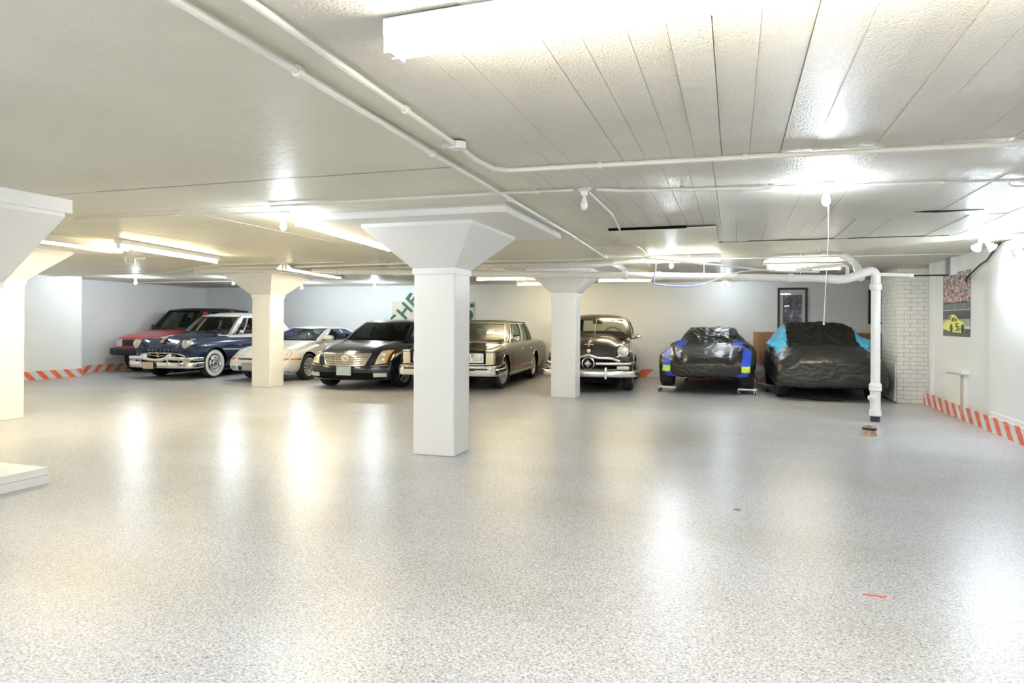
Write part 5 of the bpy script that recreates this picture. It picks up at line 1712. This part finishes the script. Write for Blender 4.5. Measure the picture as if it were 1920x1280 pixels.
# ------------------------------------------------------------------ covered cars
def cover_mat(name, col, rough=.38, scale=11, st=.5, second=None):
    m, nt, b = new_mat(name)
    b.inputs['Base Color'].default_value = (*col, 1)
    b.inputs['Roughness'].default_value = rough
    b.inputs['Specular IOR Level'].default_value = .5
    tc = node(nt, 'ShaderNodeTexCoord')
    mp = node(nt, 'ShaderNodeMapping')
    mp.inputs['Scale'].default_value = (1, .55, 1.5)
    nt.links.new(tc.outputs['Object'], mp.inputs[0])
    n = node(nt, 'ShaderNodeTexNoise')
    n.noise_type = 'RIDGED_MULTIFRACTAL'
    n.inputs['Scale'].default_value = scale
    n.inputs['Detail'].default_value = 4
    n.inputs['Distortion'].default_value = .8
    nt.links.new(mp.outputs[0], n.inputs['Vector'])
    bp = node(nt, 'ShaderNodeBump')
    bp.inputs['Strength'].default_value = st
    bp.inputs['Distance'].default_value = .012
    nt.links.new(n.outputs['Fac'], bp.inputs['Height'])
    nt.links.new(bp.outputs['Normal'], b.inputs['Normal'])
    return m


CV_black = cover_mat('black_cover_cloth', (.020, .0195, .017), .34, 5, .4)
CV_blue = cover_mat('blue_cover_cloth', (.03, .09, .62), .45, 6, .3)
CV_lime = cover_mat('lime_patch_cloth', (.62, .85, .10), .5, 6, .2)
CV_sky = cover_mat('sky_blue_cover_cloth', (.10, .50, .78), .5, 5, .4)
CV_orange = cover_mat('orange_patch_cloth', (.80, .26, .12), .5, 6, .2)


def ridged(v, sc, sh, seed):
    q = Vector((v.x * sc[0] + seed, v.y * sc[1], v.z * sc[2]))
    w = noise.noise(q * .7) * .8
    n = noise.noise(q + Vector((w, w, -w)))
    return (1 - abs(n) * 2) ** sh if abs(n) < .5 else 0


def cover(root, L, W, zb, zt, ws, side, plan, classes, amp, ears=(), seed=0., hang=None, n=(90, 170, 40), rplan=.2, fprof=None, wr_fn=None):
    P, fs = rounded_box((W, L / 2, .4), .13, n, 1.0)
    a = P[:, 0] / W
    y = P[:, 1] + L / 2
    zf = (P[:, 2] / .4 + 1) / 2
    lo, hi = zb(y), zt(y, a)
    z = lo + zf * (hi - lo)
    x = a * W * ws(y) * side(zf, y)
    wf = np.clip(1 - y / .8, 0, 1) ** 1.2
    wr = np.clip(1 - (L - y) / .8, 0, 1) ** 1.2
    fp = fprof(z) if fprof else 0 * z
    y2 = y + wf * (plan * np.abs(a) ** 2.4 + fp) - wr * (rplan * np.abs(a) ** 2.4)
    V = [Vector(p) for p in np.stack([x, y2, z], 1)]
    for (ex, ey, ez, er, out) in ears:
        for i, v in enumerate(V):
            d = ((v.y - ey) / er[0]) ** 2 + ((v.z - ez) / er[1]) ** 2
            if d < 4 and abs(v.x) > .5:
                V[i] = v + Vector((math.copysign(out * math.exp(-d), v.x), 0, 0))
    # normals from a temporary mesh
    me = bpy.data.meshes.new('t')
    me.from_pydata(V, [], fs)
    bm = bmesh.new()
    bm.from_mesh(me)
    bmesh.ops.recalc_face_normals(bm, faces=bm.faces)
    bm.normal_update()
    nr = [v.normal.copy() for v in bm.verts]
    bm.free()
    bpy.data.meshes.remove(me)
    V2 = []
    for v, nn, zz in zip(V, nr, zf):
        k = wr_fn(v) if wr_fn else 1.0
        d = amp * k * (.8 * ridged(v, (3.2, 1.6, 4.5), 2, seed) + .6 * ridged(v, (6.5, 3.4, 10), 3, seed + 9) + .35 * ridged(v, (13, 6, 20), 3, seed + 4) - .8)
        d += .012 * noise.noise(v * 1.7 + Vector((seed, 0, 0)))
        q = v + nn * d
        if zz < .18:
            q.z += .02 * noise.noise(Vector((v.x * 4, v.y * 4, seed)))
        V2.append(q)
    groups = {}
    for f in fs:
        cc = sum((V[i] for i in f), Vector()) / len(f)
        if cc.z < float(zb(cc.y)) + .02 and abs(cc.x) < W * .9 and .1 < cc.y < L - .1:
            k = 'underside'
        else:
            k = classes(cc)
            if k in ('blue_panel', 'sky_blue_panel', 'orange_patch', 'lime_patch', 'side_panel'):
                k += '.l' if cc.x < 0 else '.r'
        groups.setdefault(k, []).append(f)
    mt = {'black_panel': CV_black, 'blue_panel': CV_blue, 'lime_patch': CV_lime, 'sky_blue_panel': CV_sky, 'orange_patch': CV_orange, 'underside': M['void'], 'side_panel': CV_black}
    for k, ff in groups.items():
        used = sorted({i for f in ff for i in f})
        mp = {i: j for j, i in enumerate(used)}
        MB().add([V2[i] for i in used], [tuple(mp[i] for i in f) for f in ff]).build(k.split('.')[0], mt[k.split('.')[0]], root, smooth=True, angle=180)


def cover_wheels(root, xs, ys, r, w, lift):
    for y in ys:
        for x in xs:
            sx = 1 if x > 0 else -1
            cc = Vector((x, y, r + lift))
            t = MB().lathe(cc, (sx, 0, 0), [(r * .6, -w * .46), (r * .9, -w * .5), (r * .98, -w * .42), (r, -w * .3), (r, -.03), (r - .01, -.028), (r - .01, -.02), (r, -.018), (r, .018), (r - .01, .02), (r - .01, .028), (r, .03), (r, w * .3), (r * .98, w * .42), (r * .9, w * .5), (r * .6, w * .46)], 40).build('tyre', M['rubber'], root, smooth=True, angle=50)


c1 = empty('covered_sports_car', (-.53, 13.75, 0), R(-1.0), 'low car under a black cover with deep blue side panels, on wheel dollies', 'covered car')
zc3 = tab([(0, .66), (.15, .74), (.6, .84), (1.35, .95), (1.75, 1.12), (2.25, 1.30), (2.7, 1.335), (3.2, 1.26), (3.9, 1.12), (4.35, 1.02), (4.45, .9)])
fe3 = tab([(0, .70), (.25, .84), (.75, .97), (1.4, .95), (2.5, .93), (3.4, 1.02), (4.2, 1.0), (4.45, .85)])


def zt(y, a):
    A = np.abs(a)
    wc = .64 + .06 * np.clip((y - 1.3) / 1, 0, 1)
    f = 1 / (1 + np.exp(-(A - wc) * (18)))
    top = zc3(y) - .03 * A ** 2
    v = .05 * np.exp(-((A - .58) / .12) ** 2) * np.clip(1.4 - y, 0, 1)
    return top * (1 - f) + (fe3(y) - .10 * np.clip(A - .75, 0, 1) / .25) * f - v


def cls1(p):
    A = abs(p.x)
    if p.y > 1.75 or (p.y > 1.45 and p.z < .8):
        return 'side_panel' if A > .8 else 'black_panel'
    top = float(np.interp(p.y, [0, .5, .9, 1.25, 1.6], [.66, .70, .70, .58, .50]))
    lowf = max(0, (.44 - p.z)) * 2.1
    inner = top - lowf
    outer = top + .155 - lowf * .5
    if A < inner:
        return 'black_panel'
    if A < outer and p.y < 1.7:
        if .46 < p.z < .58:
            return 'lime_patch'
        return 'blue_panel'
    return 'side_panel'


cover(c1, 4.36, .94, tab([(0, .36), (.3, .34), (.86, .44), (1.5, .36), (4.45, .40)]), zt, tab([(0, .92), (.6, 1.0), (3.6, 1.02), (4.45, .9)]),
      lambda zf, y: np.interp(zf, [0, .3, .7, 1], [.93, 1.0, 1.0, .92]), .22, cls1, .020, ears=((0, 1.55, 1.0, (.16, .09), .22),), seed=3.,
      fprof=tab([(.2, .10), (.4, .03), (.6, 0), (.85, .10)]), wr_fn=lambda v: 1.3 if (v.y > 1.3 and v.z > 1.0) else .5)
cover_wheels(c1, (-.78, .78), (.74, 3.5), .32, .27, .12)
for (x, y) in ((-.78, .74), (.78, .74), (-.78, 3.5), (.78, 3.5)):
    p = Matrix.Rotation(R(-1.0), 4, 'Z') @ Vector((x, y, 0)) + Vector((-.53, 13.75, 0))
    where = {(-.78, .74): 'under the front tyre nearer the brown vintage car', (.78, .74): 'under the front tyre nearer the timber panelling', (-.78, 3.5): 'under the rear tyre nearer the brown vintage car', (.78, 3.5): 'under the rear tyre nearer the timber panelling'}[(x, y)]
    d = empty('wheel_dolly', (p.x, p.y, 0), R(-1.0), 'small chrome castor dolly ' + where, 'wheel dolly', 'wheel dollies under the covered sports car')
    MB().box(-.17, .17, -.13, -.11, .085, .115).box(-.17, .17, .11, .13, .085, .115).box(-.17, -.15, -.13, .13, .085, .115).box(.15, .17, -.13, .13, .085, .115).box(-.15, .15, -.11, .11, .10, .117).build('frame', M['galv'], d)
    for a_ in (-1, 1):
        for b_2 in (-1, 1):
            MB().lathe((a_ * .155 - .012, b_2 * .17, .033), (1, 0, 0), [(.012, -.004), (.033, 0), (.033, .024), (.012, .028)], 16).build('castor', M['black'], d, smooth=True)
            MB().box(a_ * .155 - .022, a_ * .155 - .017, b_2 * .17 - .02, b_2 * .17 + .02, .02, .10).box(a_ * .155 + .017, a_ * .155 + .022, b_2 * .17 - .02, b_2 * .17 + .02, .02, .10).box(a_ * .155 - .022, a_ * .155 + .022, b_2 * .17 - .03, b_2 * .17 + .03, .095, .105).build('castor_fork', M['chrome'], d)

c2 = empty('covered_car', (1.70, 13.40, 0), R(1.0), 'tall car under a black cover with sky-blue mirror panels, beside the brick pillar', 'covered car')
zc4 = tab([(0, .76), (.12, .86), (.5, .93), (1.2, 1.02), (1.55, 1.10), (2.0, 1.34), (2.4, 1.44), (3.0, 1.455), (3.6, 1.38), (4.2, 1.15), (4.6, 1.05), (4.75, .9)])
fe4 = tab([(0, .68), (.3, .84), (1.0, .94), (2.0, 1.0), (3.5, 1.0), (4.75, .85)])


def zt(y, a):
    A = np.abs(a)
    f = 1 / (1 + np.exp(-(A - .75) * 26))
    g_ = np.clip((A - .62) / .4, 0, 1) * np.clip((y - 1.5) / .5, 0, 1) * np.clip((4.3 - y) / .6, 0, 1)
    tent = np.clip((y - 1.25) / .6, 0, 1) * np.clip((4.4 - y) / .6, 0, 1)
    lowz = fe4(y) - .08 * np.clip(A - .75, 0, 1) / .25
    return (zc4(y) - .04 * A ** 2) * (1 - f) + (lowz * (1 - tent) + tent * (1.03 + (1 - A) * 1.0)) * f


def cls2(p):
    A = abs(p.x)
    if p.y < 3.9:
        if p.y >= 1.5 and A > .64 and p.z > .93:
            return 'sky_blue_panel'
        if 1.0 <= p.y < 1.5 and A > .66 + (1.5 - p.y) * .12 and A < .84 + (p.y - 1.0) * .6 and p.z > .80 + (p.y - 1.0) * .2:
            return 'sky_blue_panel'
        if .80 < p.y < 1.0 and .72 < A < .80:
            return 'orange_patch'
    return 'black_panel' if A < .9 else 'side_panel'


cover(c2, 4.64, .97, tab([(0, .26), (.4, .22), (4.75, .3)]), zt, tab([(0, .95), (.6, 1.0), (3.6, 1.0), (4.75, .92)]),
      lambda zf, y: np.interp(zf, [0, .3, .7, 1], [.98, 1.0, .97, .90]), .12, cls2, .026, ears=((0, 1.75, 1.02, (.22, .10), .20),), seed=21.,
      fprof=tab([(.2, .02), (.5, 0), (.7, .0), (.9, .12)]), wr_fn=lambda v: 1.4 if (1.1 < v.y < 2.6 and v.z > .95) else .45)
cover_wheels(c2, (-.80, .80), (.88, 3.7), .34, .22, 0)
tag(MB().tube(bez([(1.35, 13.9, .012), (1.45, 13.75, .012), (1.6, 13.72, .012), (1.75, 13.8, .012), (1.9, 13.7, .012)], 24), .010, 6).build('cord', M['black'], smooth=True), 'short black cord lying on the floor under the covered car', 'cord')
jk = empty('floor_jack', (.66, 15.3, 0), R(25), 'low silver trolley jack between the two covered cars', 'jack')
MB().hexa([(-.09, -.3, .05), (.09, -.3, .05), (.09, .3, .05), (-.09, .3, .05), (-.07, -.28, .12), (.07, -.28, .12), (.08, .28, .15), (-.08, .28, .15)]).build('body', M['galv'], jk)
MB().tube([(0, .25, .14), (-.02, 1.0, .55)], .016, 8).build('handle', M['galv'], jk)
for sx in (-1, 1):
    MB().lathe((sx * .11, -.26, .04), (1, 0, 0), [(.04, -.015), (.04, .015)], 16).build('castor', M['black'], jk)
